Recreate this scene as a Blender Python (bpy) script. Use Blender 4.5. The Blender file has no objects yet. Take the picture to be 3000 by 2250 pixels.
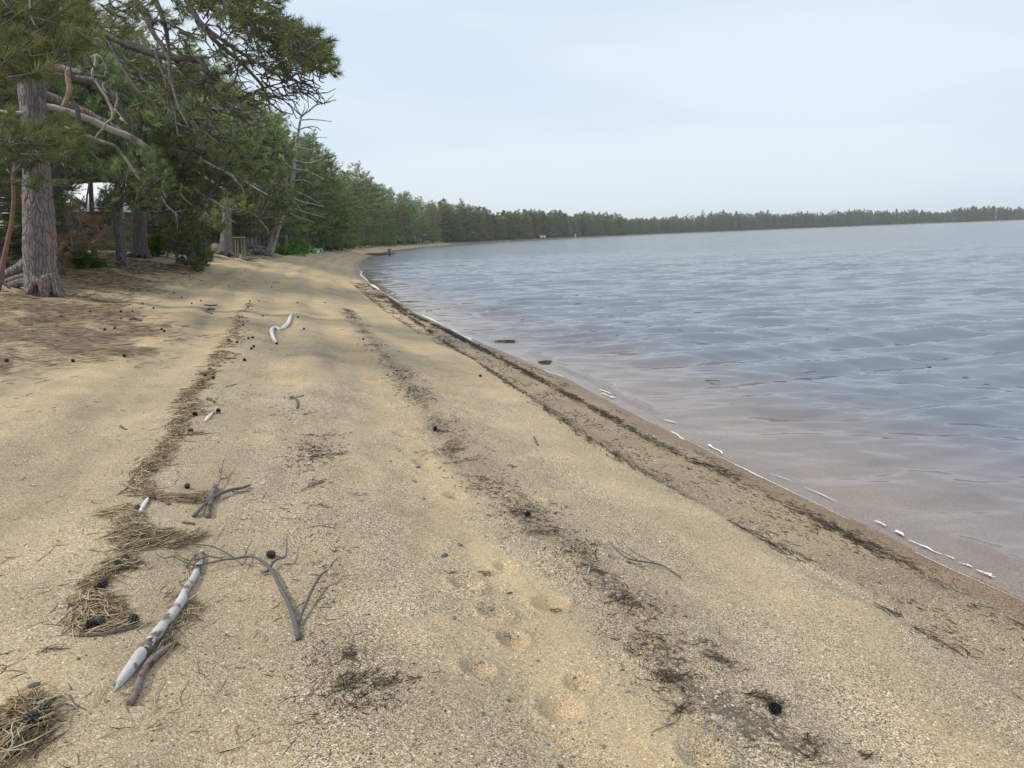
import bpy, math, random
import numpy as np
from math import radians, atan, cos, sin, hypot, pi, exp
sc = bpy.context.scene
# ------------------------------------------------------------------ camera
H = 2.3; F = 2080.0; CX, CY = 1500.0, 1125.0
ROLL = atan(.038); PITCH = atan((1125 - 697) * cos(ROLL) / F)
cam = bpy.data.cameras.new('camera'); camo = bpy.data.objects.new('camera', cam)
sc.collection.objects.link(camo); sc.camera = camo
cam.sensor_width = 36; cam.lens = 36 * F / 3000; cam.clip_start = .05; cam.clip_end = 9000
from mathutils import Matrix, Vector
camo.matrix_world = (Matrix.Translation((0, 0, H)) @ Matrix.Rotation(radians(90) - PITCH, 4, 'X')
                     @ Matrix.Rotation(-ROLL, 4, 'Z'))
# ------------------------------------------------------------------ world, sun, exposure
SUN_AZ, SUN_EL = radians(-102), radians(50)       # azimuth clockwise from +Y
w = bpy.data.worlds.new('World'); sc.world = w; w.use_nodes = True
nt = w.node_tree; N = nt.nodes; L = nt.links; N.clear()
out = N.new('ShaderNodeOutputWorld'); bg = N.new('ShaderNodeBackground'); bg.inputs[1].default_value = .115
sky = N.new('ShaderNodeTexSky'); sky.sky_type = 'NISHITA'; sky.sun_disc = False
sky.sun_elevation = SUN_EL; sky.sun_rotation = SUN_AZ; sky.air_density = 1.0; sky.dust_density = 2.5
tc = N.new('ShaderNodeTexCoord')
mp = N.new('ShaderNodeMapping'); mp.inputs['Scale'].default_value = (1.0, 1.0, 5.5)
mp.inputs['Rotation'].default_value = (radians(6), radians(4), 0)
nz = N.new('ShaderNodeTexNoise'); nz.inputs['Scale'].default_value = 1.25; nz.inputs['Detail'].default_value = 5
nz.inputs['Roughness'].default_value = .48; nz.inputs['Distortion'].default_value = .4
rp = N.new('ShaderNodeValToRGB'); e = rp.color_ramp.elements
e[0].position = .36; e[0].color = (5.8, 7.0, 8.5, 1)
e[1].position = .62; e[1].color = (7.1, 7.8, 8.45, 1)
mx = N.new('ShaderNodeMix'); mx.data_type = 'RGBA'; mx.inputs[0].default_value = .86
L.new(tc.outputs['Generated'], mp.inputs[0]); L.new(mp.outputs[0], nz.inputs[0]); L.new(nz.outputs[0], rp.inputs[0])
L.new(sky.outputs[0], mx.inputs['A']); L.new(rp.outputs[0], mx.inputs['B'])
L.new(mx.outputs['Result'], bg.inputs[0]); L.new(bg.outputs[0], out.inputs[0])
sl = bpy.data.lights.new('sun', 'SUN'); sl.energy = 2.4; sl.angle = radians(5); sl.color = (1, .93, .82)
so = bpy.data.objects.new('sun', sl); sc.collection.objects.link(so)
sdir = Vector((sin(SUN_AZ) * cos(SUN_EL), cos(SUN_AZ) * cos(SUN_EL), sin(SUN_EL)))
so.rotation_euler = sdir.to_track_quat('Z', 'Y').to_euler(); so.location = sdir * 60
sc.view_settings.view_transform = 'Standard'; sc.view_settings.look = 'None'
sc.view_settings.exposure = 0.09; sc.view_settings.gamma = 1
sc.cycles.max_bounces = 6; sc.cycles.transparent_max_bounces = 12; sc.cycles.volume_bounces = 0
sc.cycles.diffuse_bounces = 3; sc.cycles.glossy_bounces = 3; sc.cycles.caustics_reflective = False
# ------------------------------------------------------------------ projection helpers
def ray(px, py):
    x = (px - CX) / F; y = -(py - CY) / F; c, s = cos(ROLL), sin(ROLL)
    u = x * c + y * s; v = -x * s + y * c
    return np.array([u, cos(PITCH) + v * sin(PITCH), -sin(PITCH) + v * cos(PITCH)])
def at_z(px, py, z=0.):
    d = ray(px, py); return d * ((z - H) / d[2]) + np.array([0, 0, H])
def at_d(px, py, Y):                       # point on the ray at forward distance Y
    d = ray(px, py); return d * (Y / d[1]) + np.array([0, 0, H])
def proj(p):
    x, y, z = p[0], p[1], p[2] - H
    dep = y * cos(PITCH) - z * sin(PITCH); v = y * sin(PITCH) + z * cos(PITCH); u = x
    c, s = cos(ROLL), sin(ROLL)
    X = u * c - v * s; Y = u * s + v * c
    return CX + X / dep * F, CY - Y / dep * F
# ------------------------------------------------------------------ noise
def hash2(ix, iy, s):
    h = (ix.astype(np.int64) * 374761393 + iy.astype(np.int64) * 668265263 + s * 974711) & 0xffffffff
    h = ((h ^ (h >> 13)) * 1274126177) & 0xffffffff
    return ((h ^ (h >> 16)) & 0xffffff) / float(0xffffff)
def vn(x, y, s=0):
    x = np.asarray(x, float); y = np.asarray(y, float)
    ix = np.floor(x); iy = np.floor(y); fx = x - ix; fy = y - iy
    fx = fx * fx * (3 - 2 * fx); fy = fy * fy * (3 - 2 * fy)
    a = hash2(ix, iy, s); b = hash2(ix + 1, iy, s); c = hash2(ix, iy + 1, s); d = hash2(ix + 1, iy + 1, s)
    return (a + (b - a) * fx) * (1 - fy) + (c + (d - c) * fx) * fy
def fbm(x, y, s=0, o=4):
    r = 0; a = .5; t = 0
    for i in range(o):
        r = r + a * vn(x * 2 ** i, y * 2 ** i, s + i * 17); t += a; a *= .55
    return r / t
def sm(a, b, x):
    t = np.clip((x - a) / (b - a), 0, 1); return t * t * (3 - 2 * t)
# ------------------------------------------------------------------ shoreline
SPX = [(3000,1764),(2833,1688),(2706,1630),(2562,1557),(2417,1489),(2304,1438),(2191,1379),(2078,1320),(1965,1266),
       (1852,1212),(1753,1162),(1653,1108),(1545,1060),(1400,1002),(1300,956),(1180,890),(1085,830),(1061,800),
       (1050,780),(1055,769),(1070,758),(1094,748),(1135,736)]
shore = [at_z(*p)[:2] for p in SPX]
for px, D in [(1196,250),(1247,300),(1300,350),(1339,400),(1452,480),(1542,545),(1633,630),(1768,780),(1904,940),
              (2000,1050),(2384,1300),(2633,1400),(3000,1450),(3500,1400)]:
    d = ray(px, 690); shore.append(np.array([d[0], d[1]]) / hypot(d[0], d[1]) * D)
shore = [np.array(p) for p in [(1500,-300),(700,-520),(60,-420),(9,-60),(6,-20),(4.9,-6),(4.25,-1.5),(3.72,1.3)]] + shore
def catmull(P, n):
    P = [np.array(p, float) for p in P]; o = []
    Q = [2 * P[0] - P[1]] + P + [2 * P[-1] - P[-2]]
    for i in range(1, len(Q) - 2):
        for k in range(n):
            t = k / n
            o.append(.5 * (2 * Q[i] + (Q[i+1] - Q[i-1]) * t + (2*Q[i-1] - 5*Q[i] + 4*Q[i+1] - Q[i+2]) * t*t + (-Q[i-1] + 3*Q[i] - 3*Q[i+1] + Q[i+2]) * t**3))
    o.append(P[-1]); return np.array(o)
SH = catmull(shore, 5); A0 = SH[:-1]; B0 = SH[1:]; SEG = np.hypot(*(B0 - A0).T)
ARC = np.concatenate([[0], np.cumsum(SEG)])
s_cam = None
def shore_sd(x, y):                        # signed distance (+ landward) and arc length
    x = np.atleast_1d(np.asarray(x, float)); y = np.atleast_1d(np.asarray(y, float))
    if x.size < 4000:
        X_ = x[:, None]; Y_ = y[:, None]; dx, dy = (B0 - A0).T; q = SEG ** 2
        t = np.clip(((X_ - A0[:, 0]) * dx + (Y_ - A0[:, 1]) * dy) / q, 0, 1)
        dd = (X_ - A0[:, 0] - t * dx)**2 + (Y_ - A0[:, 1] - t * dy)**2; k = dd.argmin(1); ii = np.arange(len(x))
        arc = ARC[k] + t[ii, k] * SEG[k]; E1 = np.roll(SH, -1, 0); den = np.where(E1[:, 1] == SH[:, 1], 1e-9, E1[:, 1] - SH[:, 1])
        c = ((SH[:, 1] > Y_) != (E1[:, 1] > Y_)) & (X_ < (E1[:, 0] - SH[:, 0]) * (Y_ - SH[:, 1]) / den + SH[:, 0])
        d = np.sqrt(dd[ii, k]); return np.where(c.sum(1) % 2 == 1, -d, d), arc
    best = np.full(x.shape, 1e18); arc = np.zeros(x.shape); inside = np.zeros(x.shape, bool)
    n = len(SH)
    for i in range(n - 1):
        ax, ay = SH[i]; bx, by = SH[i+1]; dx, dy = bx - ax, by - ay; q = dx*dx + dy*dy
        t = np.clip(((x - ax) * dx + (y - ay) * dy) / q, 0, 1)
        dd = (x - ax - t*dx)**2 + (y - ay - t*dy)**2
        m = dd < best; best[m] = dd[m]; arc[m] = ARC[i] + t[m] * SEG[i]
    for i in range(n):
        ax, ay = SH[i]; bx, by = SH[(i+1) % n]
        c = (ay > y) != (by > y)
        if by != ay: inside ^= c & (x < (bx - ax) * (y - ay) / (by - ay) + ax)
    d = np.sqrt(best); return np.where(inside, -d, d), arc
DT = [-300,-30,-8,-2,-.5,0,.6,1.0,1.16,2,3.6,7,9.3,12,20,40,100,3000]
ZT = [-6,-3,-.9,-.18,-.04,0,.07,.105,.175,.33,.62,1.10,1.47,1.70,1.95,2.15,2.6,8]
DIMPLES = []
def height_sd(x, y, d, s):
    x = np.asarray(x, float); y = np.asarray(y, float)
    dj = d + .10 * (vn(s * .9, d * 0, 3) - .5) * (d > .5) * (d < 3)
    z = np.interp(dj, DT, ZT)
    k = 1 + .42 * sm(16, 46, y) - .2 * sm(90, 200, y)
    z = np.where(z > 0, z * (1 + (k - 1) * sm(.5, 4, d)), z)
    near = 1 - sm(60, 160, np.hypot(x, y))
    lane = sm(1.3, 2.2, d) * (1 - sm(9, 12, d))
    z = z + near * lane * (  .028 * np.sin(d * 5.2 + 1.5 * vn(s * .25, d * .3, 9)) +   .05 * (fbm(s * .5, d * 1.5, 21) - .5) + .026 * (vn(s * 5, d * 6, 5) - .5))
    z = z + sm(8, 13, d) * (1 - sm(200, 400, y)) * .5 * (fbm(x * .22, y * .22, 31) - .5)
    z = z + sm(8.5, 10, d) * (1 - sm(12, 15, d)) * sm(14, 17, y) * (1 - sm(34, 40, y)) * .16 * (vn(x * .8, y * .8, 33))
    for (qx, qy, r, dep) in DIMPLES:
        q = np.hypot(x - qx, y - qy) / r
        z = z - dep * np.exp(-q * q * 1.6) + dep * .35 * np.exp(-(q - 1.35)**2 * 8)
    return z
def height(x, y):
    d, s = shore_sd(x, y); return height_sd(x, y, d, s)
def hit(px, py, tmax=900):
    d = ray(px, py); ts = np.geomspace(1.2, tmax, 260)
    P = d[None] * ts[:, None] / d[1] + np.array([0, 0, H])
    z = height(P[:, 0], P[:, 1]); u = np.where(P[:, 2] < z)[0]
    if len(u) == 0: return P[-1]
    i = max(u[0], 1); a, b = ts[i-1], ts[i]
    for _ in range(14):
        m = (a + b) / 2; p = d * m / d[1] + np.array([0, 0, H])
        if p[2] < height(p[0], p[1])[0]: b = m
        else: a = m
    p = d * b / d[1] + np.array([0, 0, H]); p[2] = height(p[0], p[1])[0]; return p
for px, py, r, dep in [(1365,1680,.085,.018),(1450,1760,.08,.016),(1640,2010,.09,.014),(1500,1830,.07,.015),(1330,1410,.09,.014),(1720,1540,.10,.02),
        (1350,1250,.1,.016),(1610,1700,.09,.018),(1290,1190,.11,.015),(1560,1400,.09,.015),(1480,1600,.07,.012),(1700,1930,.07,.014),(1240,1320,.1,.016),(1180,1240,.12,.015),
        (2060,2120,.09,.018),(1880,1830,.08,.015),(1400,1950,.07,.012),(1230,1060,.13,.02),(1100,1090,.14,.02)]:
    p = at_z(px, py, .62); DIMPLES.append((p[0], p[1], r * .85, dep * 2.6))
# ------------------------------------------------------------------ mesh helpers
def mk(name, V, Fs, mat, parent=None, smooth=False, attrs=None, loc=None):
    me = bpy.data.meshes.new(name); V = np.asarray(V, np.float32).reshape(-1, 3)
    if loc is not None: V = V - np.asarray(loc, np.float32)
    if not isinstance(Fs, (list, tuple)): Fs = [Fs]
    Fs = [np.asarray(f, np.int32) for f in Fs if len(f)]
    li = np.concatenate([f.ravel() for f in Fs]); tot = np.concatenate([np.full(len(f), f.shape[1]) for f in Fs])
    st = np.concatenate([[0], np.cumsum(tot)[:-1]]).astype(np.int32)
    me.vertices.add(len(V)); me.vertices.foreach_set('co', V.ravel())
    me.loops.add(len(li)); me.loops.foreach_set('vertex_index', li)
    me.polygons.add(len(st)); me.polygons.foreach_set('loop_start', st)
    if smooth: me.polygons.foreach_set('use_smooth', np.ones(len(st), bool))
    me.update(calc_edges=True)
    for k, v in (attrs or {}).items():
        a = me.attributes.new(k, 'FLOAT', 'POINT'); a.data.foreach_set('value', np.asarray(v, np.float32))
    me.materials.append(mat)
    o = bpy.data.objects.new(name, me); sc.collection.objects.link(o)
    if parent: o.parent = parent
    if loc is not None: o.location = loc
    return o
def tag(o, label=None, cat=None, group=None, kind=None):
    if label: o['label'] = label
    if cat: o['category'] = cat
    if group: o['group'] = group
    if kind: o['kind'] = kind
    return o
def thing(name, label, cat, loc, group=None, rz=0):
    o = bpy.data.objects.new(name, None); sc.collection.objects.link(o)
    o.location = Vector([float(c) for c in loc]); o.rotation_euler = (0, 0, rz); o.empty_display_size = .1
    return tag(o, label, cat, group)
class MB:
    def __init__(s): s.V = []; s.Q = []; s.T = []; s.A = []; s.n = 0
    def add(s, V, Q=None, T=None, a=0.):
        V = np.asarray(V, float).reshape(-1, 3)
        if Q is not None and len(Q): s.Q.append(np.asarray(Q) + s.n)
        if T is not None and len(T): s.T.append(np.asarray(T) + s.n)
        s.V.append(V); s.A.append(np.full(len(V), a) if np.isscalar(a) else np.asarray(a)); s.n += len(V)
    def box(s, lo, hi, a=0., M=None):
        x0, y0, z0 = lo; x1, y1, z1 = hi
        V = np.array([(x,y,z) for z in (z0,z1) for y in (y0,y1) for x in (x0,x1)], float)
        if M is not None: V = V @ np.asarray(M)[:3,:3].T + np.asarray(M)[:3,3]
        s.add(V, [(0,2,3,1),(4,5,7,6),(0,1,5,4),(2,6,7,3),(0,4,6,2),(1,3,7,5)], a=a)
    def tube(s, P, R, n=7, rough=0., rng=None, a=0., flat=1.):
        P = np.asarray(P, float); R = np.broadcast_to(np.asarray(R, float), (len(P),)).copy()
        T = np.gradient(P, axis=0); T /= np.linalg.norm(T, axis=1)[:, None] + 1e-9
        u = np.cross(T[0], [0.1, .2, 1.]); 
        if np.linalg.norm(u) < .1: u = np.cross(T[0], [1., 0, 0])
        rings = []
        ang = np.arange(n) * 2 * pi / n
        for i in range(len(P)):
            u = u - T[i] * np.dot(u, T[i]); u /= np.linalg.norm(u) + 1e-9; v = np.cross(T[i], u)
            r = R[i] * (1 + (rough * (rng.random(n) - .5) if rough and rng is not None else 0))
            r = np.broadcast_to(r, (n,))
            rings.append(P[i] + (np.cos(ang) * r)[:, None] * u + (np.sin(ang) * r * flat)[:, None] * v)
        V = np.concatenate(rings + [P[:1], P[-1:]]); q = []; t = []
        m = len(P)
        i = np.arange(m - 1)[:, None] * n; j = np.arange(n)[None]; k = (j + 1) % n
        q = np.stack([i + j, i + k, i + n + k, i + n + j], -1).reshape(-1, 4)
        jj = np.arange(n); t = np.concatenate([np.stack([jj*0 + m*n, (jj+1) % n, jj], -1), np.stack([jj*0 + m*n + 1, (m-1)*n + jj, (m-1)*n + (jj+1) % n], -1)])
        s.add(V, q, t, a)
    def build(s, name, mat, parent=None, smooth=False, loc=None):
        if not s.V: return None
        Fs = []
        if s.Q: Fs.append(np.concatenate(s.Q))
        if s.T: Fs.append(np.concatenate(s.T))
        V = np.concatenate(s.V)
        if parent is not None and loc is None:
            V = V - np.array(parent.location)
        return mk(name, V, Fs, mat, parent, smooth, {'tint': np.concatenate(s.A)}, loc)
def nrm(v): return v / (np.linalg.norm(v, axis=-1, keepdims=True) + 1e-9)
def needles(mb, C, D, n, ln, wd, spread, rng, tint=None):
    C = np.asarray(C, float); D = nrm(np.asarray(D, float)); k = len(C)
    if k == 0: return
    d = nrm(D[:, None] * 1.0 + rng.normal(size=(k, n, 3)) * spread)
    l = ln * (.65 + .5 * rng.random((k, n, 1)))
    st = C[:, None] + D[:, None] * ln * (rng.random((k, n, 1)) - .75) * .9
    sd = nrm(np.cross(d, rng.normal(size=(k, n, 3)))) * wd * .5
    V = np.stack([st - sd, st + sd, st + d * l], 2).reshape(-1, 3)
    if tint is None: tint = rng.random(k)
    t = np.repeat(tint, n * 3) + .12 * (np.repeat(rng.random(k * n), 3) - .5)
    mb.add(V, None, np.arange(len(V)).reshape(-1, 3), t)
# ------------------------------------------------------------------ materials
def mat(name):
    m = bpy.data.materials.new(name); m.use_nodes = True; nt = m.node_tree
    b = nt.nodes['Principled BSDF']; b.inputs['Specular IOR Level'].default_value = .25
    return m, nt, b
def nd(nt, t, **kw):
    n = nt.nodes.new(t)
    for k, v in kw.items():
        if k in n.inputs.keys(): n.inputs[k].default_value = v
        else: setattr(n, k, v)
    return n
def ramp(nt, els, interp='LINEAR'):
    r = nt.nodes.new('ShaderNodeValToRGB'); r.color_ramp.interpolation = interp; e = r.color_ramp.elements
    while len(e) < len(els): e.new(.5)
    for i, (p, c) in enumerate(els): e[i].position = p; e[i].color = (*c, 1) if len(c) == 3 else c
    return r
def mixc(nt, f, a, b, blend='MIX'):
    m = nt.nodes.new('ShaderNodeMix'); m.data_type = 'RGBA'; m.blend_type = blend; m.clamp_factor = True
    for s, v in ((0, f), ('A', a), ('B', b)):
        if isinstance(v, (int, float)): m.inputs[s].default_value = v
        elif isinstance(v, tuple): m.inputs[s].default_value = (*v, 1) if len(v) == 3 else v
        else: nt.links.new(v, m.inputs[s])
    return m.outputs['Result']
def mathn(nt, op, a, b=0., c=None):
    m = nt.nodes.new('ShaderNodeMath'); m.operation = op
    for i, v in enumerate((a, b) if c is None else (a, b, c)):
        if isinstance(v, (int, float)): m.inputs[i].default_value = v
        else: nt.links.new(v, m.inputs[i])
    return m.outputs[0]
def attr(nt, k):
    a = nt.nodes.new('ShaderNodeAttribute'); a.attribute_name = k; return a.outputs['Fac']
def simple(name, col, rough=.7, var=.15, scale=8., spec=.25, bump=0.):
    m, nt, b = mat(name); tc = nd(nt, 'ShaderNodeTexCoord'); n = nd(nt, 'ShaderNodeTexNoise', Scale=scale, Detail=4.)
    nt.links.new(tc.outputs['Object'], n.inputs[0])
    c = mixc(nt, n.outputs[0], tuple(x * (1 - var) for x in col), tuple(min(1, x * (1 + var)) for x in col))
    nt.links.new(c, b.inputs['Base Color']); b.inputs['Roughness'].default_value = rough
    b.inputs['Specular IOR Level'].default_value = spec
    if bump:
        bp = nd(nt, 'ShaderNodeBump', Strength=bump, Distance=.02); nt.links.new(n.outputs[0], bp.inputs['Height']); nt.links.new(bp.outputs[0], b.inputs['Normal'])
    return m
def sand_material():
    m, nt, b = mat('beach_sand'); L = nt.links.new
    tc = nd(nt, 'ShaderNodeTexCoord').outputs['Object']
    d = attr(nt, 'shore_d'); coarse = attr(nt, 'coarse'); lit = attr(nt, 'litter'); wet = attr(nt, 'wet'); grass = attr(nt, 'grass'); dark = attr(nt, 'debris')
    v = nd(nt, 'ShaderNodeTexVoronoi', Scale=235.); L(tc, v.inputs['Vector'])
    sep = nd(nt, 'ShaderNodeSeparateColor'); L(v.outputs['Color'], sep.inputs[0])
    grain = ramp(nt, [(0, (.03,.03,.032)), (.12, (.10,.10,.105)), (.20, (.22,.20,.18)), (.28, (.30,.20,.12)), (.45, (.43,.335,.22)),
                      (.62, (.54,.43,.29)), (.80, (.64,.55,.40)), (.93, (.84,.80,.70)), (1, (.93,.92,.88))]); L(sep.outputs[0], grain.inputs[0])
    v2 = nd(nt, 'ShaderNodeTexVoronoi', Scale=75.); L(tc, v2.inputs['Vector'])
    sp2 = nd(nt, 'ShaderNodeSeparateColor'); L(v2.outputs['Color'], sp2.inputs[0])
    peb = ramp(nt, [(0, (.06,.062,.065)), (.25, (.20,.19,.18)), (.45, (.32,.20,.10)), (.7, (.6,.48,.32)), (1, (.9,.87,.8))]); L(sp2.outputs[1], peb.inputs[0])
    fine_n = nd(nt, 'ShaderNodeTexNoise', Scale=320., Detail=2.); L(tc, fine_n.inputs['Vector'])
    mid = nd(nt, 'ShaderNodeTexNoise', Scale=1.3, Detail=6., Roughness=.6); L(tc, mid.inputs['Vector'])
    finec = mixc(nt, fine_n.outputs[0], (.40,.315,.205), (.64,.525,.36))
    # fraction of grain contrast
    cf = mathn(nt, 'MULTIPLY_ADD', coarse, .72, .26)
    col = mixc(nt, cf, finec, grain.outputs[0])
    pm = mathn(nt, 'GREATER_THAN', sp2.outputs[0], mathn(nt, 'MULTIPLY_ADD', coarse, -.22, 1.0))
    pm = mathn(nt, 'MULTIPLY', pm, mathn(nt, 'LESS_THAN', v2.outputs['Distance'], .42))
    col = mixc(nt, pm, col, peb.outputs[0])
    # large-scale tone
    tone = ramp(nt, [(.3, (.70,.665,.61)), (.7, (1.0,.94,.83))]); L(mid.outputs[0], tone.inputs[0])
    col = mixc(nt, 1., col, tone.outputs[0], 'MULTIPLY')
    tb = ramp(nt, [(0, (.66,.64,.64)), (.5, (1,1,1)), (1, (1.19,1.13,1.01))]); L(attr(nt, 'band'), tb.inputs[0]); col = mixc(nt, 1., col, tb.outputs[0], 'MULTIPLY')
    # dark organic crumbs
    fl = nd(nt, 'ShaderNodeTexNoise', Scale=28., Detail=5., Roughness=.75); L(tc, fl.inputs['Vector'])
    dm = mathn(nt, 'MULTIPLY_ADD', dark, .42, -.20); dm = mathn(nt, 'ADD', dm, fl.outputs[0]); 
    dmr = ramp(nt, [(.55, (0,0,0)), (.66, (1,1,1))]); L(dm, dmr.inputs[0])
    dmm = mathn(nt, 'MULTIPLY', dmr.outputs[0], mathn(nt, 'MINIMUM', mathn(nt, 'MULTIPLY', dark, 2.), .75))
    col = mixc(nt, dmm, col, (.085,.065,.048))
    # forest litter
    ln1 = nd(nt, 'ShaderNodeTexNoise', Scale=9., Detail=8., Roughness=.75); L(tc, ln1.inputs['Vector'])
    lr = ramp(nt, [(.3, (.075,.052,.038)), (.5, (.19,.135,.09)), (.62, (.29,.215,.145)), (.8, (.42,.34,.24))]); L(ln1.outputs[0], lr.inputs[0])
    lf = ramp(nt, [(.42, (0,0,0)), (.58, (1,1,1))]); L(mathn(nt, 'ADD', mathn(nt, 'MULTIPLY_ADD', lit, .9, -.45), ln1.outputs[0]), lf.inputs[0])
    lfm = mathn(nt, 'MULTIPLY', lf.outputs[0], mathn(nt, 'MINIMUM', mathn(nt, 'MULTIPLY', lit, 3.), 1.))
    col = mixc(nt, lfm, col, lr.outputs[0])
    gr = ramp(nt, [(.3, (.05,.09,.02)), (.6, (.13,.20,.05)), (.8, (.22,.26,.09))]); L(ln1.outputs[0], gr.inputs[0])
    col = mixc(nt, grass, col, gr.outputs[0])
    col = mixc(nt, wet, col, mixc(nt, 1., col, (.62,.52,.43), 'MULTIPLY'))
    L(col, b.inputs['Base Color'])
    L(mathn(nt, 'MULTIPLY_ADD', wet, -.45, .9), b.inputs['Roughness'])
    ds = mathn(nt, 'MULTIPLY', mathn(nt, 'SUBTRACT', 1., v.outputs['Distance']), mathn(nt, 'MULTIPLY_ADD', coarse, .8, .25))
    ds = mathn(nt, 'MULTIPLY_ADD', pm, .7, ds)
    bp = nd(nt, 'ShaderNodeBump', Strength=.55, Distance=.004); L(ds, bp.inputs['Height'])
    bp2 = nd(nt, 'ShaderNodeBump', Strength=.35, Distance=.03); md2 = nd(nt, 'ShaderNodeTexNoise', Scale=14., Detail=5.); L(tc, md2.inputs['Vector'])
    L(md2.outputs[0], bp2.inputs['Height']); L(bp.outputs[0], bp2.inputs['Normal']); L(bp2.outputs[0], b.inputs['Normal'])
    return m
def water_material():
    m = bpy.data.materials.new('lake_water'); m.use_nodes = True; nt = m.node_tree; nt.nodes.clear(); L = nt.links.new
    tc = nd(nt, 'ShaderNodeTexCoord').outputs['Object']
    dep = attr(nt, 'depth'); far = attr(nt, 'far')
    mp = nd(nt, 'ShaderNodeMapping'); mp.inputs['Scale'].default_value = (.55, 1, 1); mp.inputs['Rotation'].default_value = (0, 0, radians(12)); L(tc, mp.inputs[0])
    n1 = nd(nt, 'ShaderNodeTexNoise', Scale=2.6, Detail=3., Roughness=.5); L(mp.outputs[0], n1.inputs['Vector'])
    n2 = nd(nt, 'ShaderNodeTexNoise', Scale=.9, Detail=4., Roughness=.55); L(mp.outputs[0], n2.inputs['Vector'])
    b1 = nd(nt, 'ShaderNodeBump', Distance=.035); L(n1.outputs[0], b1.inputs['Height']); L(mathn(nt, 'MULTIPLY_ADD', far, .35, .16), b1.inputs['Strength'])
    b2 = nd(nt, 'ShaderNodeBump', Distance=.16); L(n2.outputs[0], b2.inputs['Height']); L(mathn(nt, 'MULTIPLY_ADD', far, .75, .12), b2.inputs['Strength']); L(b1.outputs[0], b2.inputs['Normal'])
    mp3 = nd(nt, 'ShaderNodeMapping'); mp3.inputs['Scale'].default_value = (.35, 1, 1); L(tc, mp3.inputs[0])
    n3 = nd(nt, 'ShaderNodeTexNoise', Scale=.24, Detail=5., Roughness=.62); L(mp3.outputs[0], n3.inputs['Vector'])
    b3 = nd(nt, 'ShaderNodeBump', Distance=.9); L(n3.outputs[0], b3.inputs['Height']); L(mathn(nt, 'MULTIPLY', mathn(nt, 'MULTIPLY', far, far), .55), b3.inputs['Strength']); L(b2.outputs[0], b3.inputs['Normal']); b2 = b3
    tr = nd(nt, 'ShaderNodeBsdfTransparent'); df = nd(nt, 'ShaderNodeBsdfDiffuse'); bc = ramp(nt, [(0, (.33,.26,.22)), (.13, (.24,.195,.185)), (.34, (.130,.150,.182))]); L(dep, bc.inputs[0]); L(bc.outputs[0], df.inputs[0])
    cr = ramp(nt, [(0, (.95,.91,.89)), (.30, (.74,.58,.50)), (1, (.34,.20,.15))]); L(dep, cr.inputs[0]); L(cr.outputs[0], tr.inputs[0])
    fac = mathn(nt, 'SUBTRACT', 1., mathn(nt, 'POWER', 2.718, mathn(nt, 'MULTIPLY', dep, -6.5)))
    body = nd(nt, 'ShaderNodeMixShader'); L(fac, body.inputs[0]); L(tr.outputs[0], body.inputs[1]); L(df.outputs[0], body.inputs[2])
    gl = nd(nt, 'ShaderNodeBsdfGlossy'); L(mathn(nt, 'MULTIPLY_ADD', far, .09, .035), gl.inputs['Roughness']); L(b2.outputs[0], gl.inputs['Normal'])
    fr = nd(nt, 'ShaderNodeFresnel', IOR=2.4); L(b2.outputs[0], fr.inputs['Normal'])
    mx = nd(nt, 'ShaderNodeMixShader'); gm = nd(nt, 'ShaderNodeNewGeometry'); L(mathn(nt, 'MULTIPLY', fr.outputs[0], mathn(nt, 'SUBTRACT', 1., gm.outputs['Backfacing'])), mx.inputs[0]); L(body.outputs[0], mx.inputs[1]); L(gl.outputs[0], mx.inputs[2])
    o = nd(nt, 'ShaderNodeOutputMaterial'); L(mx.outputs[0], o.inputs[0]); return m
def bark_material(name, c1, c2, c3, scale=7., vert=.16, bump=.7):
    m, nt, b = mat(name); L = nt.links.new
    tc = nd(nt, 'ShaderNodeTexCoord').outputs['Object']; mp = nd(nt, 'ShaderNodeMapping'); mp.inputs['Scale'].default_value = (1, 1, vert * 2); L(tc, mp.inputs[0])
    ns = nd(nt, 'ShaderNodeTexNoise', Scale=scale, Detail=3.); L(mp.outputs[0], ns.inputs['Vector'])
    v = nd(nt, 'ShaderNodeTexVoronoi', Scale=scale * 2.1, feature='DISTANCE_TO_EDGE')
    vv = nd(nt, 'ShaderNodeVectorMath', operation='MULTIPLY_ADD'); L(ns.outputs[1], vv.inputs[0]); vv.inputs[1].default_value = (.32,.32,.32); L(mp.outputs[0], vv.inputs[2]); L(vv.outputs[0], v.inputs['Vector'])
    n2 = nd(nt, 'ShaderNodeTexNoise', Scale=scale * 5, Detail=6., Roughness=.7); L(tc, n2.inputs['Vector'])
    n3 = nd(nt, 'ShaderNodeTexNoise', Scale=1.7, Detail=3.); L(tc, n3.inputs['Vector'])
    base = mixc(nt, n2.outputs[0], c1, c2)
    pk = ramp(nt, [(.48, (0,0,0)), (.66, (1,1,1))]); L(n3.outputs[0], pk.inputs[0])
    base = mixc(nt, mathn(nt, 'MULTIPLY', pk.outputs[0], .7), base, c3)
    cr = ramp(nt, [(0, (.38,.34,.33)), (.03, (.66,.63,.62)), (.12, (1,1,1))]); L(v.outputs[0], cr.inputs[0])
    col = mixc(nt, 1., base, cr.outputs[0], 'MULTIPLY'); L(col, b.inputs['Base Color']); b.inputs['Roughness'].default_value = .9
    bp = nd(nt, 'ShaderNodeBump', Strength=bump, Distance=.03)
    hh = mathn(nt, 'ADD', mathn(nt, 'MINIMUM', mathn(nt, 'MULTIPLY', v.outputs[0], 4.), 1.), mathn(nt, 'MULTIPLY', n2.outputs[0], .5))
    L(hh, bp.inputs['Height']); L(bp.outputs[0], b.inputs['Normal']); return m
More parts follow.
